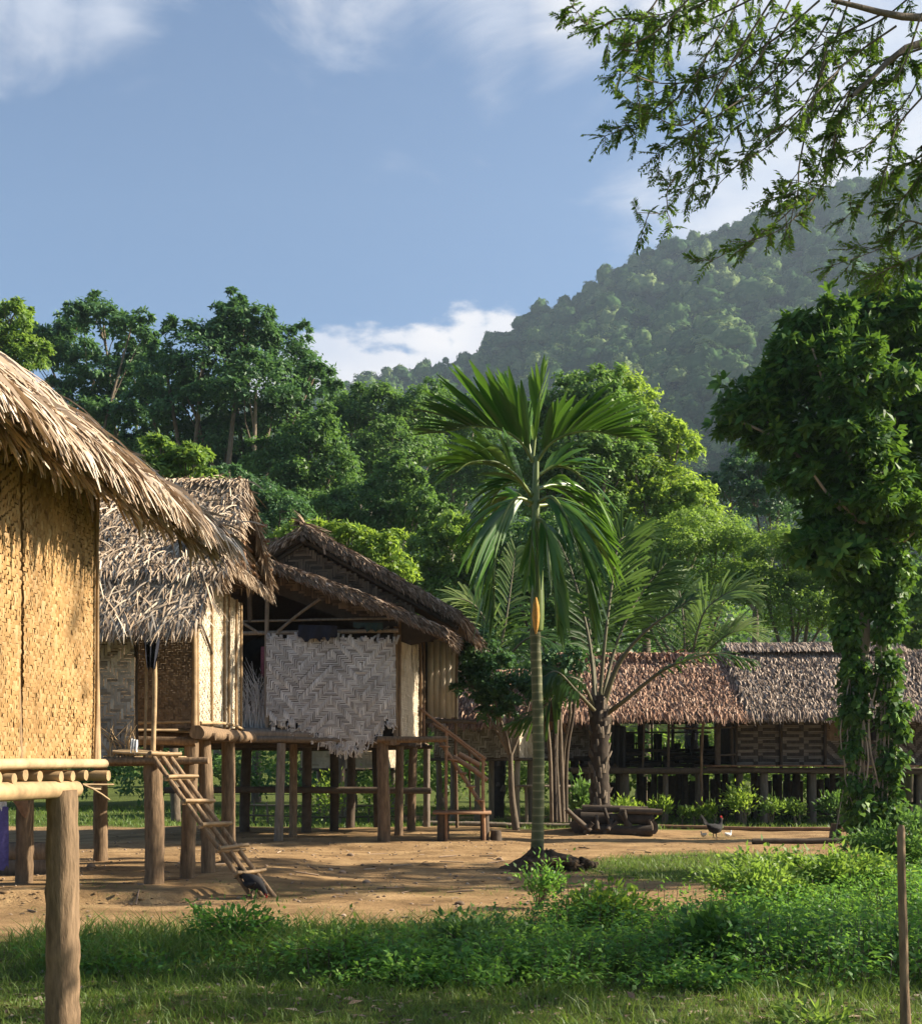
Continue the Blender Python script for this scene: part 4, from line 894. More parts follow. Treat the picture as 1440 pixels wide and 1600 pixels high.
# ------------------------------------------------------------------ hens and chicks
def bird(label, cat, x, y, face, h, peck, mats, grp=None):
    """standing hen: body with tail, neck, head, comb, beak, legs with toes"""
    g = np.random.default_rng(int(abs(x*1000))); z0 = gz(x, y); s = h/.34
    f = A(math.cos(face), math.sin(face), 0); rt = A(-f[1], f[0], 0)
    t = thing('hen' if cat == 'hen' else 'chick', label, cat, (x, y, z0), grp); o = A(x, y, z0)
    def pt(a, b_, c): return o+f*a*s+rt*b_*s+Z*c*s
    B = MB()
    if peck:
        prof = [(-.20,.26,.008),(-.17,.255,.03),(-.11,.225,.062),(-.03,.19,.085),(.05,.165,.078),(.10,.145,.05),(.135,.115,.034),(.16,.085,.028),(.178,.062,.024),(.192,.045,.012)]
    else:
        prof = [(-.19,.235,.01),(-.15,.215,.035),(-.09,.175,.07),(-.01,.155,.086),(.06,.165,.076),(.095,.205,.048),(.11,.25,.032),(.118,.295,.028),(.128,.325,.027),(.145,.332,.010)]
    B.tube([pt(a,0,c) for a,c,r in prof], [r*s for a,c,r in prof], 12, .4, True, .03, 5); body = B.build('body', M[mats[0]], t, smooth=True)
    T = MB()
    for k in range(7):
        a = pt(-.15,g.normal(0,.012),.22 if not peck else .245); e = pt(-.27-.03*g.random(),.015*(k-3),.27+.022*k-(.0 if not peck else .05)); T.leaves([a],[e-a],[rt],np.linalg.norm(e-a)*1.1,.05*s,.4)
    if cat == 'hen': T.build('tail', M[mats[0]], t)
    Wg = MB()
    for sd_ in (-1,1):
        ring = [pt(-.12+.2*k/6, sd_*(.083-.012*abs(k-3)/3), .19-.03*math.sin(k/6*3.1)) for k in range(7)]
        Wg.tube(ring, [.006*s,.02*s,.03*s,.034*s,.03*s,.022*s,.008*s], 6, .6)
    Wg.build('wing', M[mats[0]], t, smooth=True)
    hd = prof[-2]; H = MB()
    if cat == 'hen':
        c0 = pt(hd[0],0,hd[1]); n_ = Z if not peck else f*.6+Z*.2
        H.add([pt(hd[0]-.022,0,hd[1])+n_*.022*s, pt(hd[0]-.018,0,hd[1])+n_*.05*s, pt(hd[0]-.005,0,hd[1])+n_*.035*s, pt(hd[0],0,hd[1])+n_*.055*s, pt(hd[0]+.012,0,hd[1])+n_*.034*s, pt(hd[0]+.02,0,hd[1])+n_*.042*s, pt(hd[0]+.024,0,hd[1])+n_*.018*s], [(0,1,2,),(0,2,3),(0,3,4),(0,4,5),(0,5,6)], .5)
        H.tube([pt(hd[0]+.008,.0,hd[1]-.012), pt(hd[0]+.006,0,hd[1]-.045)], [.016*s,.006*s], 6, .5); H.tube([pt(hd[0],-.02,hd[1]), pt(hd[0],.02,hd[1])], [.014*s,.014*s], 7, .5)
        H.build('comb', M['comb_red'], t)
    K = MB(); dn = Z*-.03 if not peck else Z*-.035
    K.tube([pt(hd[0]+.012,0,hd[1]-.003), pt(hd[0]+.012,0,hd[1]-.003)+(f*.034+dn*.4)*s], [.010*s,.001], 6, .5); K.build('beak', M['beak'], t)
    for sd_ in (-1,1):
        Lg = MB(); a = pt(-.005,sd_*.035,.11); kx = pt(-.02,sd_*.036,.055); e = pt(.0,sd_*.038,.004)
        Lg.tube([a,kx,e], [.014*s,.008*s,.007*s], 6, .5)
        for ang in (-.5,0,.5,math.pi):
            d = f*math.cos(ang)+rt*math.sin(ang); Lg.tube([e, e+d*.04*s], [.006*s,.002*s], 5, .5)
        Lg.build('leg', M['beak'] if cat != 'hen' else M['dark_wood'], t)
    return t
bird('black hen pecking at the dirt by the ladder foot, red comb low', 'hen', -2.36, 13.92, R(-35), .34, True, ('feather_black',), 'village chickens')
bird('black hen standing upright on the bare dirt before the longhouse', 'hen', 5.25, 25.1, R(30), .42, False, ('feather_black',), 'village chickens')
bird('tiny brownish chick on the dirt, the one behind the upright hen', 'chick', 4.98, 25.0, R(200), .15, False, ('chick_down',), 'chicks')
bird('tiny pale chick on the dirt, the one facing the vine covered tree', 'chick', 5.52, 25.1, R(20), .17, False, ('cloth_white',), 'chicks')

# ------------------------------------------------------------------ cloths, boards, logs, stake
def cloth_hang(name, label, cat, a, b, drop, mat, g, fold=.04, n=14, ragged=.06, parent=None, taper=1.0):
    a, b = A(*a), A(*b); u = b-a; nn = nrm(np.cross(u, Z)); s = MB(); m_ = 8
    ii, jj = np.meshgrid(np.linspace(0,1,n), np.linspace(0,1,m_)); edge = g.uniform(-ragged,ragged,n)
    P_ = a+(u*((ii-.5)*(1-(1-taper)*jj)+.5)[...,None])-Z*((drop+edge[None,:]*1.0)*jj)[...,None]+nn*(fold*np.sin(ii*17+jj*1.5)*(.3+jj))[...,None]
    i = np.arange(m_-1)[:,None]*n+np.arange(n-1)[None,:]; F = np.stack([i,i+1,i+1+n,i+n],-1).reshape(-1,4)
    s.add(P_.reshape(-1,3), F, .5); s.add((P_+nn*.006).reshape(-1,3), F[:,::-1], .5)
    if parent is not None: return s.build(name, M[mat], parent, smooth=True)
    return tag(s.build(name, M[mat], smooth=True), label, cat)
gC = np.random.default_rng(808)
cloth_hang('hanging_cloth', 'dark navy cloth hung at the top of the porch pole', 'cloth', (-3.80,14.52,3.10), (-3.60,14.56,3.06), .40, 'cloth_navy', gC, taper=.45)
cloth_hang('hanging_cloth', 'crumpled dark navy cloth draped over the gabled hut rail', 'cloth', (-3.02,22.62,4.12), (-2.30,22.58,4.10), .26, 'cloth_navy', gC, .05)
cloth_hang('hanging_cloth', 'dull green cloth folded along the gabled hut rail', 'cloth', (-2.0,22.6,4.16), (-1.45,22.56,4.15), .13, 'cloth_teal', gC, .02)
cloth_hang('hanging_cloth', 'faded pink cloth strip hanging beside the silvery woven wall', 'cloth', (-3.78,23.0,3.75), (-3.66,23.0,3.75), .55, 'cloth_pink', gC, .02)
cloth_hang('hanging_cloth', 'black garment hung from the veranda eave near the coconut trunk', 'cloth', (3.78,30.75,2.5), (4.18,30.78,2.45), 1.0, 'cloth_black', gC, .06)
cloth_hang('hanging_cloth', 'small white rag lying against the grey porch screen', 'cloth', (-3.92,14.45,1.86), (-3.84,14.46,1.84), .15, 'cloth_white', gC, .02)
sh = thing('hanging_shirt', 'purple cloth with white upper band hanging below the golden hut', 'clothing', (-5.55, 14.6, 0))
cloth_hang('lower_cloth', None, None, (-5.80,14.6,1.06), (-5.435,14.6,1.04), .72, 'cloth_purple', gC, .03, parent=sh)
cloth_hang('upper_band', None, None, (-5.78,14.59,1.24), (-5.455,14.59,1.22), .2, 'cloth_white', gC, .03, parent=sh)
s = MB(); c = A(-5.32,14.55,1.14)
s.tube([c+Z*.30,c+Z*.22,c+Z*.08,c-Z*.06+A(.06,0,0),c-Z*.17+A(.10,0,0),c-Z*.23+A(.11,0,0)], [.02,.075,.10,.07,.045,.012], 10, .5, True, .08, 3); s.tube([c+Z*.28, c+Z*.5], [.008,.008], 5, .5)
tag(s.build('hanging_bag', M['sack'], smooth=True), 'lumpy brown bag hanging below the golden hut', 'bag')
t = thing('board_crate', 'weathered two board panel leaning on the dirt below the golden hut', 'board', (-5.6,16.0,0))
for k in range(2):
    b = MB(); b.box((-5.72,15.9+.012*k,.19+.22*k), (.34,0,0), (0,.015,.01), (0,0,.105), .4+.3*k); b.build('board', M['post_grey'], t)
b = MB(); b.box((-5.5,16.0,.2), (.03,0,0), (0,.05,0), (0,0,.18), .3); b.build('cleat', M['post_grey'], t)
def stake():
    g = np.random.default_rng(909); x, y = 2.58, 7.05
    pts = [(x,y,gz(x,y)-.1),(x-.012,y,.3),(x-.02,y,.65),(x-.028,y,.95),(x-.03,y,1.20),(x-.026,y,1.225)]
    o = MB().tube(pts, [.036,.026,.024,.024,.022,.012], 14, .8, True, .10, 7)
    tag(o.build('wooden_stake', M['post'], smooth=True), 'tall thin wooden stake standing alone at the edge of the bushes', 'stake')
stake()
def log_bed():
    """rotting log edging round the coconut palm"""
    g = np.random.default_rng(111); t = thing('log_pile', 'dark pile of rotting logs stacked around the coconut palm base', 'log pile', (3.4,25.6,0))
    for k, (x0,y0,x1,y1,z,r) in enumerate(((2.45,25.35,3.95,25.15,.17,.13),(2.5,25.45,3.98,25.25,.40,.12),(2.55,25.6,3.9,25.4,.58,.08),(3.95,25.2,4.0,26.4,.2,.14),(2.45,25.4,2.5,26.5,.2,.14),(2.5,25.5,2.52,26.5,.45,.11),(3.3,25.3,4.15,25.15,.55,.07))):
        pole(t, 'log', (x0,y0,z), (x1,y1,z-.02), r, 'dark_wood', n=12, seg=8, rough=.1, tone=g.uniform(0,1), bow=.02)
    for k in range(12):
        x = 2.5+k*.135+g.normal(0,.05); a = A(x,25.12+g.normal(0,.05),.06+.12*g.random()); e = a+A(g.normal(0,.22),g.normal(.1,.1),g.uniform(.2,.5)); pole(t, 'broken_branch', a, e, g.uniform(.025,.07), 'dark_wood', n=8, seg=5, rough=.15, tone=g.uniform(0,.8), bow=.06)
    return t
log_bed()
def low_log(label, a, b, r, mat='post_grey'):
    o = MB(); s = np.linspace(0,1,9)[:,None]; p = A(*a)+(A(*b)-A(*a))*s; p[:,2] = [gz(x,y)+r*.8 for x,y in p[:,:2]]
    o.tube(p, r, 9, .5, True, .1, 3); tag(o.build('fallen_log', M[mat]), label, 'log')
low_log('long thin log edging the planted strip before the longhouse', (4.3,28.9,0), (10.2,26.2,0), .05, 'red_wood')
low_log('short grey log lying on the dirt near the upright hen', (5.6,23.4,0), (7.3,23.3,0), .06, 'dark_wood')
low_log('pale log lying on the grass behind the staircase', (-.9,28.6,0), (1.2,28.4,0), .07)
low_log('pale log lying on the grass by the small grey hut', (1.25,28.9,0), (3.0,28.7,0), .06)
t = thing('plank_bench', 'low plank bench in front of the small grey hut', 'bench', (1.9,29.1,0))
b = MB(); b.box((1.95,29.1,.98), (.75,0,0), (0,.2,0), (0,0,.025), .6); b.build('seat', M['post_grey'], t)
for x in (1.3,1.55,2.2,2.6): pole(t, 'leg', (x,29.1,gz(x,29.1)-.05), (x,29.1,.96), .04, 'post_grey', n=8, tone=.7)
# little fence below the gabled hut
t = thing('stick_fence', 'low weathered stick fence on the grass behind the gabled hut posts', 'fence', (-3.2,30.5,0))
for k in range(12):
    x = -5.2+k*.36; pole(t, 'picket', (x,30.5,gz(x,30.5)-.05), (x+rng.normal(0,.03),30.5,.62+rng.normal(0,.06)), .03, 'post_grey', n=6, seg=3)
for z in (.22,.48): pole(t, 'rail', (-5.3,30.46,gz(-5,30.5)+z), (-1.2,30.46,gz(-1,30.5)+z), .025, 'post_grey', n=6)
# pebbles, twigs and leaf litter on the dirt
g = np.random.default_rng(222); s = MB(); N = 2300
x = g.uniform(-7,6.5,N); y = np.where(np.arange(N)<900, 11.5+14*g.random(N)**1.1, g.uniform(6.6,10.2,N)); x = np.where(np.arange(N)<900, x, x*.55); zz = G(x,y)+.004
th = g.uniform(0,6.28,N); s.leaves(np.stack([x,y,zz],-1), np.stack([np.cos(th),np.sin(th),g.normal(0.12,.12,N)],-1), np.tile([0,0,1.],(N,1))+g.normal(0,.2,(N,3)), g.uniform(.04,.12,N), g.uniform(.02,.05,N), g.random(N))
for k in range(70):
    x = g.uniform(-6,5); y = g.uniform(11.5,22); a = g.uniform(0,6.28); l = g.uniform(.1,.45); s.tube([(x,y,gz(x,y)+.01),(x+l*math.cos(a),y+l*math.sin(a),gz(x+l*math.cos(a),y+l*math.sin(a))+.014)], g.uniform(.004,.011), 5, g.random())
for k in range(420):
    x = g.uniform(-6.5,2.5); y = g.uniform(12.2,23); r = g.uniform(.008,.026)*(1+1.5*(g.random()<.05)); s.lump((x,y,gz(x,y)+r*.15), r, g, g.random())
s.build('ground_litter', M['thatch_brown'], kind='stuff')
# crumbling clods along the terrace edge before the porch hut
s = MB()
for k in range(240):
    x = g.uniform(-7.5,-2.2); y0 = 13.55+.10*float(wob(np.array(x), np.array(x*0+13.6)*.2, 1.3, 4, 2)); y = y0+g.normal(-.02,.10); r = g.uniform(.008,.028)*(1+(g.random()<.10)); s.lump((x,y,gz(x,y)), r, g, g.random(), .45)
s.build('soil_clods', M['clod'], kind='stuff')
# ------------------------------------------------------------------ palms
def bez(pts, n):
    """smooth curve through pts (Catmull-Rom)"""
    p = np.asarray(pts, float); p = np.vstack([2*p[0]-p[1], p, 2*p[-1]-p[-2]]); k = len(p)-3
    t = np.linspace(0, k-1e-6, n); i = t.astype(int); f = (t-i)[:,None]
    a, b, c, d = p[i], p[i+1], p[i+2], p[i+3]
    return .5*((2*b)+(c-a)*f+(2*a-5*b+4*c-d)*f**2+(3*b-a-3*c+d)*f**3)
def leaflet_geo(mb, base, d, nrm_, L, wd, g, droop, tone, k=5, fold=.25):
    """one long leaflet from base along d, bending down at its end"""
    s = np.linspace(0,1,k); d = nrm(d); cl = base+d*(s*L)[:,None]-Z*(droop*L*s**2.2)[:,None]
    sd_ = nrm(np.cross(d, nrm_)); prof = np.array([.35,.95,1,.8,.12])[:k]*wd/2
    V = np.concatenate([cl-sd_*prof[:,None], cl+nrm_*0+nrm(nrm_)*(-fold*prof)[:,None], cl+sd_*prof[:,None]], 0)
    F = [(a,a+1,k+a+1,k+a) for a in range(k-1)]+[(k+a,k+a+1,2*k+a+1,2*k+a) for a in range(k-1)]
    mb.add(V, F, tone)
def areca():
    g = np.random.default_rng(31); D = 18.0; bx = 1.118
    t = thing('areca_palm', 'slender ringed betel nut palm with drooping dark fronds on a soil mound', 'palm', (bx, D, 0))
    b = MB(); zs = np.linspace(-.1, 3.55, 46); r = .092-.014*np.clip(zs/3.5,0,1); r = r+.05*np.exp(-(zs+.1)*5); r = r*(1+.018*(np.arange(46)%4 == 0))
    px = bx+.03*np.sin(zs*1.1); b.tube(np.stack([px,np.full(46,D),zs],-1), r, 18, .5, True, .012, 2); b.build('trunk', M['areca_trunk'], t, smooth=True)
    b = MB(); zs = np.linspace(3.52, 6.1, 16); b.tube(np.stack([np.full(16,bx)+.012*np.sin(zs*2),np.full(16,D),zs],-1), np.interp(zs,[3.5,3.75,4.5,5.3,6.1],[.085,.105,.085,.06,.04]), 14, .45, True, .02, 3); b.build('crown_shaft', M['areca_shaft'], t, smooth=True)
    b = MB(); c = P(837,962,D-.1); b.tube([c+Z*.27,c+Z*.16,c,c-Z*.16,c-Z*.27], [.012,.045,.058,.04,.01], 10, .5, True, .04, 4); b.build('bract', M['bract'], t, smooth=True)
    def q(x, y, dd=0): return P(x, y, D+dd)
    # frond: rachis through real places, way the leaflets stand (U), leaflet length, droop
    fr = [
     ([q(833,722),q(815,692,-.1),q(785,672,-.2),q(742,666,-.3),q(690,676,-.4)], (-.22,-.10,1.0), 1.25, .08, 20, (.0,.5), .135),
     ([q(838,722),q(858,694,-.1),q(890,677,-.15),q(930,674,-.2),q(975,684,-.3)], (.30,-.1,.95), 1.15, .14, 20, (.0,.5), .13),
     ([q(832,715,.1),q(838,660,.1),q(843,615,.0),q(848,590,0)], (.0,.0,1), .62, .0, 9, (.7,1), .07),
     ([q(830,720,.2),q(820,670,.35),q(805,640,.45),q(795,618,.5)], (-.25,.1,1), .80, .03, 11, (.35,.7), .09),
     ([q(830,775),q(805,742,-.3),q(775,722,-.5),q(735,722,-.7),q(712,738,-.8)], (-.55,-.1,.75), .98, .34, 19, (.15,.8), .105),
     ([q(832,785),q(803,780,-.3),q(780,825,-.5),q(772,890,-.6),q(772,955,-.6)], (-.60,-.1,-.45), .85, .40, 25, (.0,.75), .078),
     ([q(840,785,.0),q(864,778,-.3),q(890,820,-.5),q(912,885,-.6),q(922,960,-.6)], (.50,-.1,-.45), .90, .42, 25, (.0,.85), .078),
     ([q(838,765,.2),q(866,758,.5),q(895,775,.7),q(925,815,.9)], (.5,.2,.25), .85, .4, 14, (.2,.9), .08),
     ([q(838,745,.1),q(868,728,.2),q(905,742,.2),q(935,790,.2)], (.35,-.2,.55), .75, .42, 14, (.1,.8), .085),
     ([q(833,770,.2),q(806,752,.4),q(780,765,.5),q(760,800,.5)], (-.4,.1,.4), .7, .45, 13, (.1,.8), .085),
     ([q(840,790,.3),q(870,790,.6),q(905,815,.8),q(940,865,.9)], (.5,.2,.1), .90, .5, 14, (.3,.9), .085),
     ([q(828,790,.2),q(800,770,.5),q(772,800,.8),q(745,850,1.0)], (-.4,.3,.1), .85, .5, 13, (.1,.7), .085),
     ([q(840,812,-.1),q(852,822,-.4),q(864,890,-.5),q(872,970,-.5)], (.3,-.2,-.7), .75, .4, 13, (.2,.9), .09),
     ([q(836,800,-.15),q(833,822,-.35),q(829,860,-.4),q(826,900,-.4)], (-.15,-.3,-.7), .48, .3, 9, (.3,1), .075),
    ]
    for rc, U, L, dr, n, tn, wd in fr:
        b = MB(); c = bez(rc, 24); b.tube(c, np.linspace(.030,.010,24), 7, .55, True); f = b.build('frond', M['areca_shaft'], t, smooth=True)
        tan = nrm(np.gradient(c, axis=0)); U = nrm(A(*U))
        for k in range(n):
            s = .14+.86*(k/(n-1)); i = min(23, int(s*23)); T = tan[i]; Sd = nrm(np.cross(T, U)+1e-6)
            prof = math.sin(math.pi*min(1,(.22+.70*s)))**.6
            for sg in (-1,1):
                al = R(66-44*s); d = nrm(T*math.cos(al)+(U*.80+sg*Sd*.55)*math.sin(al)+g.normal(0,.05,3))
                m_ = MB(); leaflet_geo(m_, c[i], d, nrm(np.cross(d, np.cross(U, d)+1e-3*A(1,1,1)))*1.0, L*prof*g.uniform(.82,1.1), wd*g.uniform(.75,1.15), g, dr*g.uniform(.4,1.7), g.uniform(*tn))
                m_.build('leaflet', M['palm_leaf'], f)
    # mound of soil and roots at the foot
    s = MB(); K = 28; rr = np.linspace(0,1,9)
    th = np.arange(K)/K*2*math.pi; V = []
    for j, q_ in enumerate(rr):
        rad = .66*q_*(1+.18*np.sin(3*th+1)+.10*np.sin(7*th)+.05*g.standard_normal(K)); zz = .27*(1-q_**1.6)*(1+.25*g.standard_normal(K)*(q_>0))-.04
        V.append(np.stack([bx+.10+rad*np.cos(th), D-.12+rad*.75*np.sin(th), zz+.0],-1))
    V = np.concatenate(V); i = np.arange(8)[:,None]*K+np.arange(K)[None,:]; i2 = np.arange(8)[:,None]*K+(np.arange(K)[None,:]+1)%K
    s.add(V, np.stack([i,i2,i2+K,i+K],-1).reshape(-1,4), .3)
    for k in range(26):
        a = g.uniform(0,6.28); p0 = A(bx+.1*math.cos(a),D+.1*math.sin(a),.30); p2 = A(bx+.1+.55*math.cos(a),D-.1+.45*math.sin(a),.02); p2[:2] = p0[:2]+(p2[:2]-p0[:2])*g.uniform(.3,.6); p0[2] = .24; s.tube([p0,(p0+p2)/2+Z*.0+g.normal(0,.02,3),p2-Z*.02], [.035,.028,.012], 6, g.uniform(0,.8), True, .1, k)
    for k in range(60):
        a = g.uniform(-2.2,.5); rd = g.uniform(.3,.75); c = A(bx+.2+rd*math.cos(a), D-.15+rd*.7*math.sin(a), g.uniform(.02,.16)); r = g.uniform(.03,.085)
        s.lump(c, r, g, g.uniform(0,.7), .8)
    o = s.build('soil_mound', M['soil']); tag(o, 'dark crumbly soil and root mound at the betel nut palm foot', 'mound')
m, nt, b = new_mat('areca_trunk'); M['areca_trunk'] = m
tcn = nt.nodes.new('ShaderNodeTexCoord'); wv = nt.nodes.new('ShaderNodeTexWave'); wv.wave_type = 'BANDS'; wv.bands_direction = 'Z'; wv.inputs['Scale'].default_value = 2.6; wv.inputs['Distortion'].default_value = 1.6; wv.inputs['Detail'].default_value = 2
nt.links.new(tcn.outputs['Object'], wv.inputs['Vector'])
c = mixrgb(nt, .75, ramp(nt, wv.outputs['Fac'], [(.0,(.085,.095,.038)), (.88,(.105,.112,.046)), (.985,(.21,.20,.11))]), ramp(nt, tex_noise(nt, 4, 5), [(.3,(.5,.56,.45)), (.7,(1.3,1.25,1.1))]), 'MULTIPLY')
nt.links.new(c, b.inputs['Base Color']); b.inputs['Roughness'].default_value = .7; bump(nt, b, wv.outputs['Fac'], .2, .01)
m, nt, b = new_mat('areca_shaft'); M['areca_shaft'] = m
nt.links.new(ramp(nt, tex_noise(nt, 3, 4, .6, (3,3,.6)), [(.3,(.055,.095,.02)), (.7,(.17,.22,.045))]), b.inputs['Base Color']); b.inputs['Roughness'].default_value = .4
areca()
def coco_frond(mb, ml, rc, U, L, n, g, droop=.28, wd=.072, tone=(.1,.8), bare=0.0, r0=.045, taper=.8):
    n = int(n*1.9); c = bez(rc, 30); mb.tube(c, np.linspace(r0,.010,30), 7, .6, True)
    tan = nrm(np.gradient(c, axis=0)); U = nrm(A(*U))
    for k in range(n):
        s = bare+(1-bare)*(k+.5)/n; i = min(29, int(s*29.5)); T = tan[i]; Sd = nrm(np.cross(T, U)); q = (s-bare)/(1-bare+1e-6)
        prof = (math.sin(math.pi*min(1,.18+.72*q))**.7)
        for sg in (-1,1):
            if g.random() < .04: continue
            al = R(62-34*q); d = nrm(T*math.cos(al)+(sg*Sd*.85+U*.30)*math.sin(al)+g.normal(0,.06,3))
            leaflet_geo(ml, c[i], d, U, L*prof*g.uniform(.8,1.1), wd*g.uniform(.7,1.1), g, droop*g.uniform(.5,1.6), g.uniform(*tone), k=4)
def coconut(label, bx, D, trunk, fronds, seed, low=True):
    g = np.random.default_rng(seed); t = thing('coconut_palm', label, 'palm', (bx, D, 0))
    b = MB(); tp, tr_ = bez(trunk[0],34), np.interp(np.linspace(0,1,34),np.linspace(0,1,len(trunk[1])),trunk[1]); b.tube(tp, tr_*(1+.09*(np.arange(34)%2)), 14, .15, True, .05, seed); b.build('trunk', M['dark_wood'], t)
    st = MB()
    for k in range(90):
        i = int(g.integers(5,33)); a = g.uniform(0,6.283); o_ = A(math.cos(a),math.sin(a),0); p = tp[i]+o_*tr_[i]*.92; e = p+o_*g.uniform(.03,.09)+Z*g.uniform(.08,.26); s_ = nrm(np.cross(o_,Z))*g.uniform(.03,.06)
        st.add([p-s_,p+s_,e+s_*.5,e-s_*.5,p-s_+o_*.03-Z*.02,p+s_+o_*.03-Z*.02,e+s_*.5+o_*.015,e-s_*.5+o_*.015], [(3,2,1,0),(4,5,6,7),(0,4,7,3),(1,2,6,5),(2,3,7,6)], g.random())
    st.build('leaf_base', M['bark'], t, kind='stuff')
    for fr in fronds:
        rc, U, L, n = fr[:4]; kw = fr[4] if len(fr) > 4 else {}
        m1, m2 = MB(), MB(); coco_frond(m1, m2, rc, U, L, n, g, **kw)
        f = m1.build('frond', M['coco_stem'], t, smooth=True); m2.build('leaflets', M['coco_leaf'], f, kind='stuff')
    return t
M['coco_stem'] = mat_tone('coco_stem', [(0,(.06,.06,.03)), (.6,(.12,.11,.06)), (1,(.20,.18,.10))], .6, (4,.4))
D = 26.3
def q(x, y, dd=0): return P(x, y, D+dd)
tr = np.array([(2.98,D,-.1),(3.0,D,.3),(3.0,D,.8),(3.0,D,1.4),(3.0,D,2.0),(3.0,D,2.5),(2.99,D,3.0)])
coconut('stout coconut palm with arching fronds rising from the dark log pile', 3.0, D, (tr, [.27,.24,.215,.20,.20,.22,.12]), [
  ([q(935,1110),q(945,1000),q(955,920,.3),q(966,850,.6),q(985,835,.9)], (-.3,-1,.1), 1.15, 30, dict(bare=.30, droop=.15)),
  ([q(940,1110),q(965,1040,-.2),q(1010,985,-.4),q(1085,932,-.5)], (-.3,-.4,1), .45, 9, dict(bare=.80, r0=.075, tone=(0,.2))),
  ([q(942,1120),q(975,1095,-.5),q(1040,1045,-.9),q(1110,1022,-1.1),q(1170,1030,-1.2)], (.1,-.3,1), .55, 18, dict(bare=.45, droop=.5, r0=.06, tone=(0,.25))),
  ([q(930,1110),q(910,1070,-.4),q(880,1060,-.6),q(850,1105,-.7),q(800,1130,-.7)], (-.3,-.5,1), .6, 22, dict(bare=.25, droop=.5, tone=(0,.4))),
  ([q(930,1105),q(920,1000,.4),q(895,900,.9),q(870,840,1.3)], (.4,-1,.2), 1.1, 28, dict(bare=.28, tone=(0,.5))),
  ([q(938,1100,.2),q(965,1000,.8),q(1000,930,1.4),q(1040,880,1.8)], (-.2,-1,.4), 1.1, 28, dict(bare=.30, tone=(0,.5), droop=.3)),
  ([q(932,1100,.2),q(925,1020,1.0),q(915,950,1.8),q(900,930,2.6)], (.2,-1,.5), .9, 22, dict(bare=.30, droop=.4, tone=(0,.4))),
  ([q(928,1110,-.2),q(900,1080,-.8),q(870,1050,-1.2),q(845,1060,-1.4)], (-.2,-.8,.8), .6, 18, dict(bare=.3, droop=.6, tone=(0,.3))),
 ], 41)
D2 = 37.0
def q2(x, y, dd=0): return P(x, y, D2+dd)
tr2 = np.array([(7.0,D2,-.1),(7.0,D2,1.5),(7.02,D2,3.0),(7.0,D2,3.8)])
coconut('sunlit yellow green coconut palm peeping over the longhouse ridge', 7.0, D2, (tr2, [.22,.2,.18,.15]), [
  ([q2(1078,1040),q2(1090,985,-.3),q2(1105,950,-.6),q2(1140,925,-.8),q2(1165,925,-.9)], (-.5,-.6,.6), 1.3, 34, dict(droop=.3, tone=(.7,1), bare=.12)),  # sunlight put into the colour: lighter tone on the right-hand fronds
  ([q2(1070,1040),q2(1068,980),q2(1062,930,.2),q2(1050,890,.5)], (.3,-1,.2), 1.3, 26, dict(tone=(.2,.8))),
  ([q2(1085,1040),q2(1125,1000,-.3),q2(1160,985,-.4),q2(1185,1000,-.5)], (.2,-.4,1), 1.2, 26, dict(tone=(.7,1), droop=.2)),
  ([q2(1065,1040),q2(1040,990,.2),q2(1010,960,.4),q2(975,965,.6)], (-.3,-.6,1), 1.3, 28, dict(tone=(.3,.9), droop=.35)),
 ], 43)
D3 = 34.0
def q3(x, y, dd=0): return P(x, y, D3+dd)
coconut('coconut palm behind the gabled hut roof, one frond bleached pale', 1.0, D3, (np.array([(1.0,D3,-.1),(1.05,D3,2.2),(1.0,D3,4.2)]), [.2,.18,.14]), [
  ([q3(775,1045),q3(765,990,-.2),q3(745,950,-.3),q3(715,935,-.4),q3(690,945,-.4)], (-.2,-.6,1), 1.0, 28, dict(tone=(.75,1), droop=.3)),
  ([q3(775,1045),q3(790,970),q3(800,900,.3),q3(805,860,.5)], (.3,-1,.2), 1.0, 24, dict(tone=(.2,.8))),
  ([q3(778,1045),q3(820,1000,-.2),q3(855,1000,-.3),q3(880,1040,-.4)], (.2,-.6,1), .9, 24, dict(tone=(.0,.5), droop=.4)),
 ], 47)

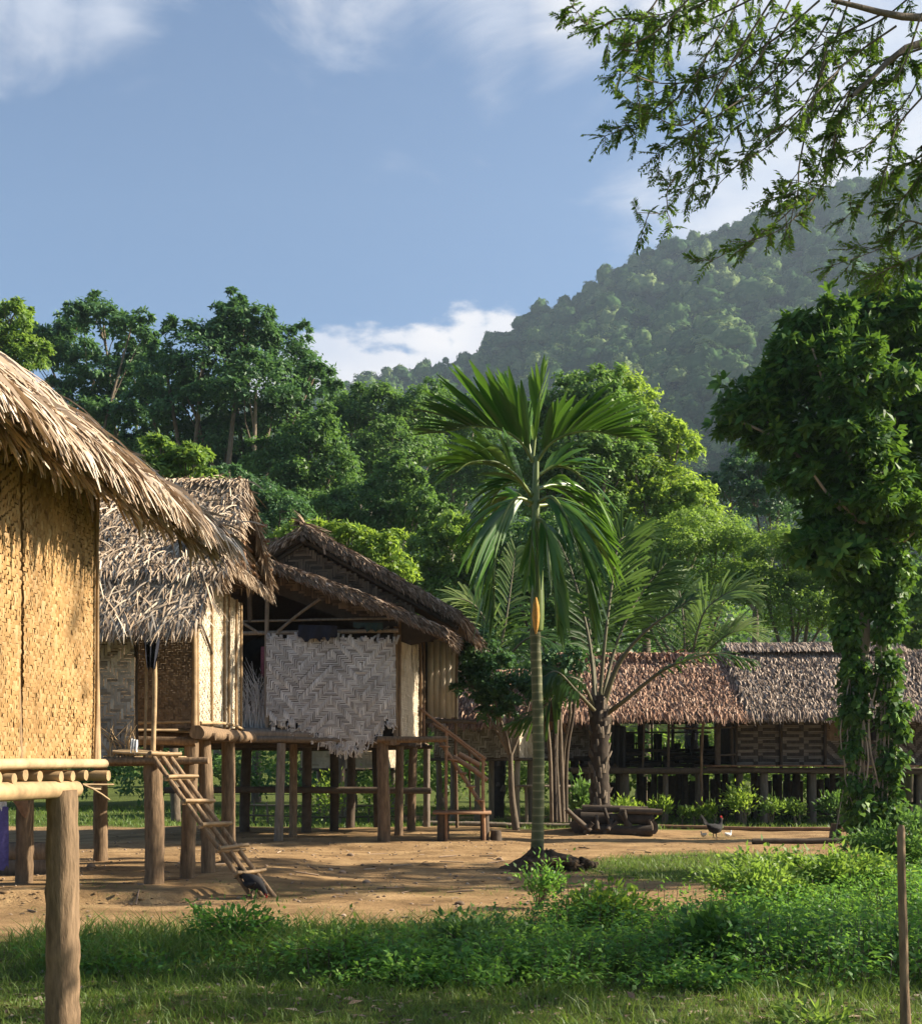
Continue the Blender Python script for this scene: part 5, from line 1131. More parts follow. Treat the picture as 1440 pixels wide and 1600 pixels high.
# ------------------------------------------------------------------ trees
def make_tree(name, label, base, blobs, n, L, Wd, leaf, bark='bark', tr=.2, seed=1, cat='tree', group=None, limbs=True, fork=.55, clump=.34, per=60, tone_mu=.45, twigs=30, zmin=-.55, inner=.72, droop=0, tone_sd=.18):
    g = np.random.default_rng(seed); base = A(*base); base[2] = gz(base[0], base[1])-.1
    t = thing(name, label, cat, base, group)
    lob = []
    for bl in blobs:
        lob.append((*bl[:3], bl[3]*.90, bl[4]*.90, bl[5]*.90))
        for k in range(5):
            d = rand_unit(g, 1, -.35)[0]; f = g.uniform(.28,.52); lob.append((*(A(*bl[:3])+d*A(*bl[3:6])*g.uniform(.75,1.12)), bl[3]*f, bl[4]*f, bl[5]*f*.8))
    c = MB(); cc = crown_leaves(c, g, lob, int(n*(1.9 if L > .25 else 1.45)), L*(.68 if L > .25 else .85), Wd*(.68 if L > .25 else .85), clump, zmin, tone_mu, tone_sd, per, inner, droop)
    top = np.mean([b[:3] for b in blobs], 0); b = MB(); f0 = base+(top-base)*fork
    f0[:2] = base[:2]+(top-base)[:2]*fork*.6
    mid = (base+f0)/2+A(g.normal(0,.15),g.normal(0,.1),0)*min(1,np.linalg.norm(f0-base)*.08)
    b.tube(bez([base,mid,f0],8), np.linspace(tr*1.25,tr*.75,8), 12, .4, True, .07, seed)
    for bl in blobs:
        e = A(*bl[:3])+Z*.2*bl[5]; m_ = (f0+e)/2+A(0,0,-.1*np.linalg.norm(e-f0))+g.normal(0,.05,3)*np.linalg.norm(e-f0)
        b.tube(bez([f0-Z*.1,m_,e],7), np.linspace(tr*.55,tr*.16,7), 8, g.uniform(.2,.9), True, .06, seed)
        near = cc[np.argsort(((cc-A(*bl[:3]))**2).sum(1))[:60]]
        for k in g.permutation(len(near))[:max(2, twigs//len(blobs))]:
            a = m_+(e-m_)*g.uniform(.3,1); b.tube([a, (a+near[k])/2+g.normal(0,.06,3)*bl[3], near[k]], [tr*.16,tr*.10,tr*.04], 5, g.uniform(.2,1), False)
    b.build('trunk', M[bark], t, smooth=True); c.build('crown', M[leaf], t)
    return t
def blobs_px(d, L):
    """crown lobes read at (px, py, half width px, half height px[, depth offset])"""
    o = []
    for q_ in L:
        px, py, rx, ry = q_[:4]; dd = d+(q_[4] if len(q_) > 4 else 0); s = dd/1900; p = P(px, py, dd); o.append((p[0],p[1],p[2],rx*s,(rx+ry)*.5*s,ry*s))
    return o
grp = 'trees behind the village'
T = [
 ('tall_tree','lofty airy tree with separate leaf tufts against the sky above the golden thatch', 62, 165, [(160,500,42,38),(110,540,50,42,2),(205,520,34,38,-1),(70,560,45,45),(150,590,62,42),(225,580,40,45,2),(115,640,60,45),(190,650,60,42),(150,705,60,40,2),(90,690,50,45,2)], 17000,.42,.20,'leaf_dark','bark',.24,51,dict(per=42,clump=.30,inner=.6,tone_mu=.5)),
 ('broad_tree','huge dense dark green tree with forked pale trunk, crown highest over the porch hut', 58, 345, [(380,525,60,52),(320,560,70,52,-1),(440,570,58,52,1),(260,590,55,48),(490,600,38,42),(400,610,75,52,-2),(300,640,75,48),(450,660,65,46),(230,640,42,46,2),(355,690,80,46,1),(350,500,32,28),(330,735,70,40,2),(430,725,60,40,2),(250,705,60,40,3),(380,755,70,35,2)], 36000,.38,.19,'leaf_dark','bark',.36,52,dict(per=60,clump=.30)),
 ('leafy_tree','bright green tree at the photo edge rising behind the golden thatch', 48, 15, [(20,500,32,30),(-20,530,50,45),(45,560,30,40),(0,600,50,50)], 7000,.34,.16,'leaf_light','bark',.2,53,dict()),
 ('round_tree','mid green round tree with bare pale branches beyond the gabled hut', 64, 590, [(585,640,52,42),(640,655,42,42),(545,660,42,45,1),(610,700,60,46,-2),(660,700,38,46),(560,730,45,46)], 17000,.34,.16,'leaf_mid','bark_pale',.25,54,dict(per=45,inner=.6,tone_mu=.5,twigs=60)),
 ('leafy_tree','dark leafy tree between the huge dense tree and the round tree', 53, 480, [(485,690,55,48),(440,740,60,45),(520,740,50,48),(470,780,70,42)], 15000,.30,.15,'leaf_mid','bark',.22,55,dict(tone_mu=.35)),
 ('leafy_tree','bright leafy young tree just over the porch hut ridge', 31, 275, [(250,705,30,24),(290,730,42,30),(245,745,35,30),(320,760,30,28)], 3400,.26,.12,'leaf_light','bark',.10,56,dict(tone_mu=.35)),
 ('yellow_bush_tree','yellowish small tree just over the gabled hut roof', 33, 530, [(500,840,40,22),(545,845,45,26),(590,860,40,28),(460,840,30,22),(610,890,40,30)], 6000,.19,.09,'leaf_yellow','bark',.10,57,dict(tone_mu=.3,per=40,clump=.4)),
 ('leafy_tree','thin trunked mid green tree standing above the gabled hut roof slope', 50, 535, [(560,790,50,36),(620,760,50,42),(510,800,45,32),(650,800,55,40),(590,830,50,32)], 15000,.28,.14,'leaf_mid','bark_pale',.16,58,dict(tone_mu=.5)),
 ('leafy_tree','pale green soft tree between the gabled hut roof and the betel nut palm', 41, 690, [(670,870,50,40),(720,850,45,45),(640,910,45,40),(700,930,60,42),(760,900,45,50),(740,980,50,50)], 15000,.22,.11,'leaf_light','bark',.14,59,dict(tone_mu=.55,per=45)),
 ('round_tree','dense olive green tree crown right behind the betel nut palm top', 46, 900, [(925,615,52,38),(880,650,55,45),(960,650,40,40,-1),(900,710,72,50,-1),(840,730,50,46),(960,730,50,50),(880,780,75,50)], 22000,.24,.12,'leaf_mid','bark',.26,60,dict(tone_mu=.7,per=45)),
 ('bright_tree','sunlit yellow green tree leaning out beyond the olive crown', 47, 1000, [(985,620,42,38,1),(1020,680,40,42),(1000,730,55,48),(1060,700,34,36),(1050,770,52,46),(1090,790,40,36),(985,790,55,45),(975,690,30,30,-1),(1030,835,48,34,-1),(960,830,50,34,-1),(1100,840,40,30)], 24000,.24,.12,'leaf_yellow','bark',.2,61,dict(tone_mu=.55,per=45)),
 ('dark_tree','dark rounded tree at the hill foot beside the leafy vine tree', 60, 1180, [(1165,725,42,28),(1220,745,45,32),(1140,765,42,30),(1200,790,55,35)], 9000,.30,.15,'leaf_dark','bark',.2,62,dict()),
 ('feathery_tree','soft feathery green tree filling the gap over the longhouse ridge', 43, 1080, [(1060,850,55,45),(1120,840,55,42),(1000,870,55,48),(1150,890,50,45),(1080,920,75,45),(1010,940,55,45)], 24000,.15,.07,'leaf_light','bark',.16,63,dict(tone_mu=.7,per=40,clump=.42)),
 ('feathery_tree','fine leaved dull green tree over the key patterned longhouse wall', 41, 1240, [(1220,860,50,42),(1270,890,55,45),(1190,920,50,45),(1250,960,75,42),(1310,940,50,50)], 22000,.15,.07,'leaf_light','bark',.16,64,dict(tone_mu=.42,per=40,clump=.42)),
 ('leafy_tree','light green tree showing past the vine covered trunk at the photo edge', 38, 1420, [(1420,960,45,35),(1470,930,60,60),(1395,1000,40,30),(1450,1010,50,40)], 8000,.24,.12,'leaf_light','bark',.15,65,dict(tone_mu=.5)),
 ('leafy_tree','shaded green tree directly behind the drooping palm fronds', 40, 870, [(830,850,55,45),(890,840,55,45),(860,910,65,50),(930,890,50,50),(810,950,55,55),(900,970,70,50),(960,950,50,50)], 17000,.22,.11,'leaf_mid','bark',.16,66,dict(tone_mu=.45)),
 ('leafy_tree','dense tree behind the drooping roof edge of the porch hut', 46, 400, [(400,780,50,36),(340,770,55,36),(440,800,50,32),(380,830,60,30)], 9000,.26,.13,'leaf_dark','bark',.16,67,dict()),
 ('round_tree','grey green tree under the hill tip left of the palm crown', 72, 690, [(690,640,45,36),(740,670,45,40),(660,690,50,42),(720,720,60,42),(700,770,70,45),(780,740,45,50)], 17000,.34,.17,'leaf_mid','bark_pale',.22,68,dict(tone_mu=.4)),
 ('leafy_tree','thick green tree low behind the coconut palm beside the pale soft tree', 44, 640, [(620,940,60,40),(560,930,50,36),(660,990,60,45)], 9000,.24,.12,'leaf_mid','bark',.14,69,dict(tone_mu=.55)),
]
for nm, lb, d, bpx, bl, n, L, Wd, lf, bk, tr, sd_, kw in T:
    p = P(bpx, 1188, d); make_tree(nm, lb, (p[0],d,0), blobs_px(d, bl), n, L, Wd, lf, bk, tr, sd_, group=grp, **kw)

# dark citrus-like bush tree by the staircase
make_tree('bushy_tree','dark glossy bushy tree standing just past the staircase', (1.25,27.2,0), blobs_px(27.2,[(745,1020,34,32),(775,1055,40,36),(735,1075,28,34),(800,1085,42,30,-.3),(770,1110,36,22),(835,1075,24,18)]), 6500,.15,.075,'leaf_dark','bark',.07,71,tone_mu=.4, per=40)
# big-leaved tree wrapped in climbers
VB = blobs_px(24.5, [(1370,500,60,46),(1300,520,45,40,-.6),(1430,520,55,60,.5),(1250,575,55,46,-.8),(1330,590,75,55,-1.2),(1420,620,60,60),(1180,645,58,36,-.5),(1160,665,36,24,-.4),(1250,540,50,36,-.6),(1240,680,62,42,-.6),(1330,690,75,52,-1),(1430,720,60,60),(1270,745,55,45,-.4),(1360,780,62,52,-.8),(1300,820,42,42),(1430,820,45,50),(1285,850,36,36,-.5),(1325,880,40,36,-.5),(1215,590,35,34,-.3),(1480,640,60,90,.6)])
g = np.random.default_rng(81); bx, by = 8.25, 24.6
vt = thing('vine_tree', 'big glossy leaved tree with twin stems wrapped in climbing vines', 'tree', (bx, by, 0))
c = MB(); VL = []
for bl in VB:
    VL.append((*bl[:3], bl[3]*.86, bl[4]*.86, bl[5]*.86))
    for k in range(10):
        d = rand_unit(g, 1, -.5)[0]; f = g.uniform(.16,.36); VL.append((*(A(*bl[:3])+d*A(*bl[3:6])*g.uniform(.85,1.28)), bl[3]*f, bl[4]*f, bl[5]*f*.8))
cc = crown_leaves(c, g, VL, 31000, .25, .105, .40, -.75, .46, .2, 14, .55, -.15)
c.build('crown', M['leaf_gloss'], vt)
lm = MB(); lm.add([(0,0,0),(-.21,.34,.06),(-.17,.72,.05),(0,1,-.06),(.17,.72,.05),(.21,.34,.06),(0,.38,0),(0,.72,-.01)], [(0,6,1),(0,5,6),(3,2,7),(3,7,4)], .5); lm.add([(-.21,.34,.06),(0,.38,0),(0,.72,-.01),(-.17,.72,.05),(.21,.34,.06),(.17,.72,.05)], [(0,1,2,3),(1,4,5,2)], .5)
leaf_kinds = []
for tn_ in (.25,.5,.8):
    lm.t = [np.full_like(t_, tn_) for t_ in lm.t]; leaf_kinds.append(lm.mesh('leaf', M['leaf_gloss']))
ctr = np.array([np.mean([b_[0] for b_ in VB]), np.mean([b_[1] for b_ in VB]), np.mean([b_[2] for b_ in VB])])
front = cc[(cc[:,1] < ctr[1]+.2) & (np.abs(cc[:,0]) < cc[:,1]*.385)]; sc_ = np.linalg.norm((front-ctr)*A(1,.4,1), axis=1); front = front[np.argsort(-sc_)][:150]; front = front[g.permutation(len(front))][:42]
for c_ in front:
    ax0 = nrm((c_-ctr)*A(.5,.35,.5)+A(0,-.3,1.1)+.5*g.standard_normal(3)); tip = c_+ax0*.18
    for k in range(7):
        a = k/7*6.283+g.normal(0,.2); s1 = nrm(np.cross(ax0, A(.3,1,.2))); s2 = np.cross(ax0, s1)
        y_ = nrm(ax0*g.uniform(.25,.8)+s1*math.cos(a)+s2*math.sin(a)); x_ = nrm(np.cross(y_, ax0)); z_ = np.cross(x_, y_); L_ = g.uniform(.22,.34)
        lo = bpy.data.objects.new('leaf', leaf_kinds[int(g.integers(3))]); col.objects.link(lo); lo.parent = vt
        p_ = tip-A(*vt.location); lo.matrix_basis = Matrix(((x_[0]*L_,y_[0]*L_,z_[0]*L_,p_[0]),(x_[1]*L_,y_[1]*L_,z_[1]*L_,p_[1]),(x_[2]*L_,y_[2]*L_,z_[2]*L_,p_[2]),(0,0,0,1)))
b = MB()
for x0, x1, dy in ((1338,1350,0),(1378,1375,.2)):
    pts = bez([P(x0+4,1325,by+dy),P(x0,1200,by+dy),P(x0+6,1080,by+dy),P(x1,950,by+dy),P(x1+5,820,by+dy-.3),P(x1-10,700,by+dy-.4)], 26); b.tube(pts, np.linspace(.16,.09,26), 12, .5, True, .08, x0)
    for k in range(10):
        e = cc[g.integers(0,len(cc))]; a = pts[g.integers(18,26)]; b.tube(bez([a,(a+e)/2-Z*.2,e],5), np.linspace(.06,.02,5), 6, .6, False)
b.build('trunk', M['bark_pale'], vt, smooth=True)
b = MB()
for k in range(26):
    x = g.uniform(1325,1395); y0 = g.uniform(1000,1150); y1 = g.uniform(1180,1320); dd = by-g.uniform(.12,.35)
    b.tube(bez([P(x,y0,dd),P(x+g.normal(0,9),(y0+y1)/2,dd-.05),P(x+g.normal(0,10),y1,dd)],8), g.uniform(.007,.02), 5, g.uniform(.2,1), False)
b.build('vine', M['bark_pale'], vt, smooth=True, kind='stuff')
c = MB(); V = blobs_px(by, [(a_[0], a_[1], a_[2]*.56, a_[3]*1.0, -.22) for a_ in [(1350,850,50,40),(1355,920,34,45),(1375,850,46,46),(1340,800,40,40),(1360,880,44,40),(1325,900,30,50),(1395,900,34,60),(1322,985,28,46),(1388,975,26,50),(1335,1060,36,40),(1385,1060,30,45),(1335,1115,36,36),(1395,1125,34,40),(1330,1170,22,30),(1390,1190,30,40),(1345,1260,38,44),(1390,1260,30,45),(1360,1300,46,25),(1330,1225,18,32)]])
crown_leaves(c, g, V, 14500, .17, .115, .40, -.9, .42, .25, 14, .45, .5); c.build('climber_leaves', M['leaf_gloss'], vt, kind='stuff')

# thin multi-stemmed tree by the coconut
g = np.random.default_rng(91); t = thing('thin_tree', 'slim clump of pale bare stems growing beside the log pile', 'tree', (2.25,26.8,0))
for k, (x0,x1) in enumerate(((868,862),(874,868),(880,876),(884,893),(876,884),(862,850))):
    dd = 26.8+.12*k-.3; pts = bez([P(x0,1285,dd),P((x0+x1)/2+g.normal(0,5),1180,dd),P(x1+g.normal(0,5),1110,dd),P(x1+g.normal(0,8),1040,dd)],12); b = MB(); b.tube(pts, np.linspace(.048,.026,12), 9, .3+.1*k, True, .06, k); b.build('stem', M['bark'] if k%3 else M['dark_wood'], t, smooth=True)
c = MB(); crown_leaves(c, g, blobs_px(26.8,[(850,1040,40,25),(890,1030,40,30),(870,1075,45,20)]), 1500, .16, .07, .4, -.8, .4, .2, 25, .4, .3); c.build('crown', M['leaf_dark'], t)

# shrubs planted before the longhouse
def shrub(label, x, y, h, w_, leaf, seed, n=420, stalk=.4, L=.13, group='shrubs planted before the longhouse', name='garden_shrub', tone_mu=.5):
    g = np.random.default_rng(seed); z = gz(x, y); t = thing(name, label, 'shrub', (x, y, z), group)
    b = MB(); tops = []
    for k in range(5 if w_ > .2 else 2):
        e = A(x+g.normal(0,w_*.35), y+g.normal(0,w_*.3), z+h*g.uniform(.7,.95)); b.tube(bez([A(x+g.normal(0,.02),y,z-.03),A(x+g.normal(0,w_*.15),y,z+h*.4),e],6), np.linspace(.016,.007,6), 6, .5, False); tops.append(e)
    b.build('stem', M['bark'], t, smooth=True)
    c = MB(); k = g.integers(0,len(tops),n); pos = np.array(tops)[k]+g.standard_normal((n,3))*A(w_*.42,w_*.4,h*(1-stalk)*.30)-Z*h*.12
    out = nrm(pos-A(x,y,z+h*.25)); c.leaves(pos, nrm(out+.5*g.standard_normal((n,3))), nrm(np.cross(out,g.standard_normal((n,3)))+Z*.6), L*g.uniform(.6,1.2,n), L*.36*g.uniform(.7,1.2,n), np.clip(tone_mu+.25*g.standard_normal(n),0,1)); c.build('foliage', M[leaf], t)
    return t
sh_ = [('yellow green round shrub beside the log pile',975,1268,.62,.42,'leaf_yellow',900),('slim pale sapling third along from the log pile, beside the round yellow shrub',1018,1262,.62,.12,'leaf_yellow',160),('leafy tipped sapling with bare stalk after the slim pale one',1035,1262,.62,.18,'leaf_yellow',220),
 ('smallest sapling of the planted row',1066,1258,.42,.12,'leaf_light',140),('low light green shrub between the smallest sapling and the thin prop pole',1084,1266,.45,.17,'leaf_light',200),('narrow upright sapling right at the thin prop pole',1098,1264,.5,.10,'leaf_yellow',130),('tall stalked sapling behind the upright black hen',1116,1270,.62,.15,'leaf_yellow',190),
 ('bushy yellow green shrub below the key patterned wall',1162,1276,.85,.36,'leaf_yellow',800),('drooping mop shaped green shrub under the longhouse floor',1205,1272,.60,.34,'leaf_light',520),('smaller mop shaped shrub next to the drooping one',1246,1270,.55,.26,'leaf_light',360),('dark shrub beside the vine covered trunk base',1310,1275,.8,.4,'leaf_mid',700)]
for k, (lb,px,py,h,w_,lf,n) in enumerate(sh_):
    d = min(29.6, 1900*EYE/(py+12-1188)); p = P(px,1188,d); shrub(lb, p[0], d, h, w_, lf, 300+k, n, .5)
shrub('dark strappy shrub between the thin stems and the coconut trunk', 2.75, 27.6, .9, .3, 'leaf_mid', 331, 500, .3, .22, None)
shrub('warm tinted croton shrub in the grass behind the gabled hut posts', -3.1, 29.6, 1.0, .5, 'leaf_yellow', 332, 700, .3, .12, None)
shrub('orange flowered shrub behind the cross log of the gabled hut', -1.9, 29.8, 1.1, .5, 'leaf_yellow', 333, 700, .3, .12, None)

# ------------------------------------------------------------------ overhanging tree, trunk out of frame
def hanging_tree():
    g = np.random.default_rng(71); D = 8.6
    t = thing('overhanging_tree', 'drooping feathery branches hanging into view from a tall tree', 'tree', (7.6, 9.6, 0))
    tr = bez([(7.6,9.6,-.2),(7.5,9.6,2.0),(7.7,9.7,4.2),(7.3,9.8,6.4),(7.0,9.8,8.6)], 14); b = MB(); b.tube(tr, np.linspace(.30,.14,14), 14, .4, True, .07, 5)
    def q(x, y, dd=0): return P(x, y, D+dd)
    limbs = [[tr[8],q(1700,-150,.6),q(1500,-60,.3),q(1320,-40,0),q(1150,-60,-.3)], [tr[7],q(1800,40,.8),q(1600,0,.5),q(1440,28,.2),q(1300,0,-.1)], [tr[6],q(1800,150,.4),q(1600,90,.2),q(1440,65,0),q(1330,150,-.2)], [tr[6],q(1850,260,.2),q(1650,200,0),q(1520,190,-.3),q(1440,230,-.5)],[tr[9],q(1700,-300,1),q(1400,-220,.8),q(1200,-160,.5),q(1000,-100,.2)]]
    for l in limbs: b.tube(bez(l,16), np.linspace(.065,.015,16), 8, .4, False, .05, 3)
    b.build('trunk', M['bark'], t, smooth=True)
    tw = [  # drooping twigs as seen, root to tip
     [(1060,-60),(1010,20),(960,30),(925,45),(895,10)],[(1100,-30),(1030,45),(975,75),(1010,80)],[(1180,-50),(1120,60),(1060,150),(1000,190),(945,212)],[(1230,-40),(1160,70),(1080,190),(1010,175),(975,150)],
     [(1250,-30),(1180,100),(1140,150),(1100,230),(1045,290),(1040,330),(995,332)],[(1200,20),(1130,110),(1040,130),(970,110)],[(1320,-20),(1270,70),(1190,150),(1100,190),(1030,240)],[(1330,-10),(1285,110),(1230,200),(1150,260),(1065,295)],
     [(1400,40),(1330,90),(1250,170),(1180,230),(1110,300)],[(1290,80),(1260,200),(1248,260),(1240,320),(1180,370),(1110,408)],[(1440,75),(1350,110),(1310,190),(1290,280),(1230,350),(1170,378)],[(1360,100),(1300,180),(1275,270),(1240,300),(1200,310)],
     [(1460,130),(1400,200),(1385,260),(1360,300),(1320,340)],[(1480,160),(1440,240),(1400,262),(1370,295)],[(1470,250),(1440,270),(1410,310),(1385,330)],[(1490,360),(1440,395),(1400,415),(1365,430)],[(1490,380),(1420,345),(1380,385),(1300,415)],
     [(1380,20),(1300,60),(1220,100),(1150,60),(1090,30)],[(1440,-20),(1360,40),(1290,50),(1230,20)],[(1440,20),(1400,120),(1340,140),(1290,240)],[(1250,60),(1190,130),(1120,180),(1075,215)],[(1320,40),(1240,130),(1150,200),(1090,260)],[(1420,70),(1390,130),(1330,160),(1300,230)],[(1210,-20),(1130,20),(1050,60),(990,100)],[(1150,-40),(1090,10),(1040,20),(985,40)],[(1460,60),(1420,150),(1350,230),(1300,250)],[(1280,0),(1210,60),(1130,110),(1060,130),(1000,160)]]
    b = MB(); lf = MB()
    def compound(p, d, Lr, n, mu):
        d = nrm(d); up = nrm(A(g.normal(0,.4),g.normal(0,.4),1)); s_ = nrm(np.cross(d, up)); k = np.arange(n)
        base = p+d*((k+.8)/n*Lr)[:,None]-Z*(.18*Lr*((k+.8)/n)**2)[:,None]
        for sg in (-1,1):
            ax = nrm(d*.55+s_*sg*.8-Z*.2+g.normal(0,.12,(n,3))); lf.leaves(base, ax, nrm(up+g.normal(0,.35,(n,3))), g.uniform(.030,.050,n), g.uniform(.012,.020,n), np.clip(mu+.2*g.standard_normal(n),0,1))
        b.tube([p, p+d*Lr-Z*.18*Lr], [.003,.0015], 4, .5, False)
    for tpts in tw:
        ddr = g.normal(0,.45); pts = [q(x,y,ddr*(1-.2*i)+.10*i*g.normal()) for i,(x,y) in enumerate(tpts)]
        c = bez(pts, 36); b.tube(c, np.linspace(.008,.0025,36), 6, g.uniform(.1,.7), False); tan = nrm(np.gradient(c, axis=0))
        mu = g.uniform(.3,.8)
        for i in range(3, 36, 2):
            for r_ in range(2):
                if g.random() < .18: continue
                sd_ = nrm(np.cross(tan[i], g.standard_normal(3))); dv = nrm(tan[i]*.6+sd_*.9-Z*.05); lr = g.uniform(.07,.17)
                if g.random() < .25:
                    e = c[i]+dv*g.uniform(.08,.22)-Z*.02; b.tube([c[i],(c[i]+e)/2+Z*.02,e],[.004,.003,.002],4,.5,False)
                    for s2 in np.linspace(.3,1,5): compound(c[i]+(e-c[i])*s2, nrm(dv+g.normal(0,.6,3)), lr*.8, 7, mu+.1*g.standard_normal())
                else: compound(c[i], dv, lr, 11, mu+.1*g.standard_normal())
        for r_ in range(3): compound(c[-1], tan[-1]+g.normal(0,.4,3), .16, 7, mu)
    b.build('twigs', M['bark'], t, smooth=True, kind='stuff'); lf.build('leaves', M['leaf_hang'], t, kind='stuff')
    c = MB(); crown_leaves(c, g, [(7.0,9.8,7.4,2.0,1.6,1.3),(8.0,10.4,7.0,2.3,1.8,1.5),(9.6,10.6,6.4,2.2,2.0,1.6),(7.2,10.8,7.8,1.7,1.2,1.0),(7.4,10.9,6.6,2.2,1.2,1.4),(9.4,11.0,5.6,2.2,1.2,1.6),(10.6,9.6,5.0,1.8,1.4,1.6),(9.2,9.0,5.4,1.6,1.1,1.2),(6.9,9.5,8.8,2.2,1.4,1.2),(11.2,10.9,4.4,1.8,1.2,1.8),(5.4,7.9,4.4,1.4,.8,.8),(7.2,8.0,4.6,1.6,.9,.9),(6.4,8.6,5.6,1.7,.9,.8),(5.2,7.0,3.3,1.5,.6,.5),(7.2,7.1,3.8,1.6,.6,.6),(4.6,7.4,3.0,.9,.5,.4)], 10500, .17, .085, .40, -.9, .45, .2, 26, .3); c.build('crown', M['leaf_hang'], t)  # crown out of view; its low near lobes are added to shade the foreground
hanging_tree()

make_tree('shade_tree','tall tree out of view whose crown throws streaky shade over the dirt', (10.2,17.2,0), [(9.0,15.6,7.2,1.7,1.0,.7),(10.6,16.6,8.0,2.0,1.1,.9),(12.0,17.6,6.6,2.0,1.3,.9),(9.4,18.0,8.6,1.6,.7,.6),(11.4,19.2,7.6,1.8,.7,.7),(13.2,16.4,5.2,1.6,1.0,.9)], 5200, .30, .15, 'leaf_mid', 'bark', .22, 77, clump=.45, per=40)
# ------------------------------------------------------------------ undergrowth, grass, thicket
def in_view(x, y, m=1.08): return np.abs(x) < y*720/1900*m+.2
def undergrowth():
    g = np.random.default_rng(121); s = MB(); st = MB()
    # plants: place, height
    N = 5600; y = 8.3+g.random(N)**1.15*7.4; x = g.uniform(-3.4,5.9,N)
    front = 8.45-.10*x+.30*wob(x, y*0+9, 1.1, 4, 2)
    back = np.interp(x, [-3.4,-2.2,-1,0,.8,1.6,2.5,3.3,4.2,6], [9.8,10.2,10.5,10.9,11.2,11.5,12.2,13.0,14.2,15.2]) + .30*wob(x, y*0+3, 1.7, 4, 5)
    dens_ = (.35+.7*sstep(-2.6, .6, x))*(.25+.9*sstep(-.55, .25, wob(x, y, 1.6, 4, 8)))
    keep = (y > front) & (y < back) & in_view(x, y) & (g.random(N) < dens_)
    x, y = x[keep], y[keep]; n = len(x)
    h = (.15+.08*sstep(-2, 3, x)+.15*wob(x, y, 1.3, 4, 7))*g.uniform(.6,1.3,n)*sstep(.0,.7,y-front[keep]+.15)+.10
    h = h+.12*np.exp(-((x-3.9)/1.0)**2-((y-13.0)/1.2)**2)+.22*np.exp(-((x-1.1)/.55)**2-((y-10.9)/.5)**2); h = np.clip(h,.08,1.1)
    per = 34; xx = np.repeat(x,per); yy = np.repeat(y,per); hh = np.repeat(h,per); m_ = len(xx)
    f = g.random(m_)**.6; sp = .05+.16*f; th = g.uniform(0,6.28,m_)
    pos = np.stack([xx+np.cos(th)*sp*g.uniform(.3,1,m_), yy+np.sin(th)*sp*g.uniform(.3,1,m_), G(xx,yy)+hh*f*g.uniform(.8,1.05,m_)],-1)
    out = np.stack([np.cos(th),np.sin(th),np.zeros(m_)],-1)
    ax = nrm(out*.9+Z*g.normal(.05,.35,(m_,1))+.3*g.standard_normal((m_,3))); nn = nrm(Z+out*.3+.4*g.standard_normal((m_,3)))
    sz = np.repeat(g.uniform(.030,.070,n),per)*g.uniform(.7,1.3,m_); asp = np.repeat(g.uniform(.32,.58,n),per)
    tn = np.clip(np.repeat(np.clip(g.normal(.42,.20,n)+.28*wob(x,y,.9,4,1),0,1),per)+.12*g.standard_normal(m_),0,1)
    s.leaves(pos, ax, nn, sz, sz*asp, tn); o = s.build('undergrowth', M['leaf_under'], kind='stuff')
    b = MB(); k = g.permutation(n)[:1500]; p0 = np.stack([x[k],y[k],G(x[k],y[k])-.02],-1); p2 = p0+np.stack([g.normal(0,.05,len(k)),g.normal(0,.05,len(k)),h[k]*.95],-1); wv = np.tile(A(.004,0,0),(len(k),1))
    b.ribbons(np.stack([p0,(p0+p2)/2+g.normal(0,.015,(len(k),3)),p2],1), np.stack([wv,wv*.8,wv*.5],1), g.uniform(0,1,len(k))); b.build('undergrowth_stems', M['bark'], kind='stuff')
undergrowth()
def bush(label, x, y, h, rx, leaf, seed, n, L=.07, tone_mu=.5, asp=.5):
    g = np.random.default_rng(seed); z = gz(x,y); t = thing('leafy_bush', label, 'bush', (x,y,z), 'bushes in the undergrowth')
    b = MB(); c = MB(); tips = []
    for k in range(16):
        a = g.uniform(0,6.28); r = rx*g.uniform(.2,1); e = A(x+r*math.cos(a), y+r*.8*math.sin(a), z+h*g.uniform(.55,1.02)*(1-.35*(r/rx)**2)); cv = bez([A(x+.1*r*math.cos(a),y,z-.02),A(x+.5*r*math.cos(a),y+.4*r*math.sin(a),z+h*.45),e],8); b.tube(cv, np.linspace(.009,.003,8), 5, .5, False); tips += list(cv[3:])
    b.build('stem', M['bark'], t, smooth=True); tips = np.array(tips); k = g.integers(0,len(tips),n); pos = tips[k]+g.standard_normal((n,3))*A(.075,.075,.06)
    out = nrm(pos-A(x,y,z+h*.2)); c.leaves(pos, nrm(out+.6*g.standard_normal((n,3))), nrm(Z+out*.4+.45*g.standard_normal((n,3))), L*g.uniform(.6,1.3,n), L*asp*g.uniform(.7,1.2,n), np.clip(tone_mu+.2*g.standard_normal(n),0,1)); c.build('foliage', M[leaf], t)
bush('yellow green bush catching the light amid the dark undergrowth', 1.22, 10.75, .52, .42, 'leaf_yellow', 401, 1500, .085, .35)
bush('tall sunlit bush standing before the mown grass patch', 3.0, 12.3, .66, .70, 'leaf_light', 402, 3000, .075, .55)
bush('wide sunlit bush nearest the vine covered trunk', 3.95, 12.9, .72, .75, 'leaf_light', 403, 3000, .075, .6)
bush('dark bush at the photo edge behind the thin wooden stake', 5.2, 14.4, 1.0, .8, 'leaf_mid', 404, 3000, .085, .4)
bush('rounded mid green bush at the middle of the undergrowth', .1, 9.6, .38, .45, 'leaf_mid', 411, 1300, .06, .55)
bush('broad leaved dark bush low in the undergrowth by the dry brown patch', 2.0, 9.3, .42, .5, 'leaf_gloss', 412, 1100, .10, .55)
bush('pale green bush at the front edge of the undergrowth', -.9, 9.3, .34, .40, 'leaf_light', 413, 1100, .05, .45)
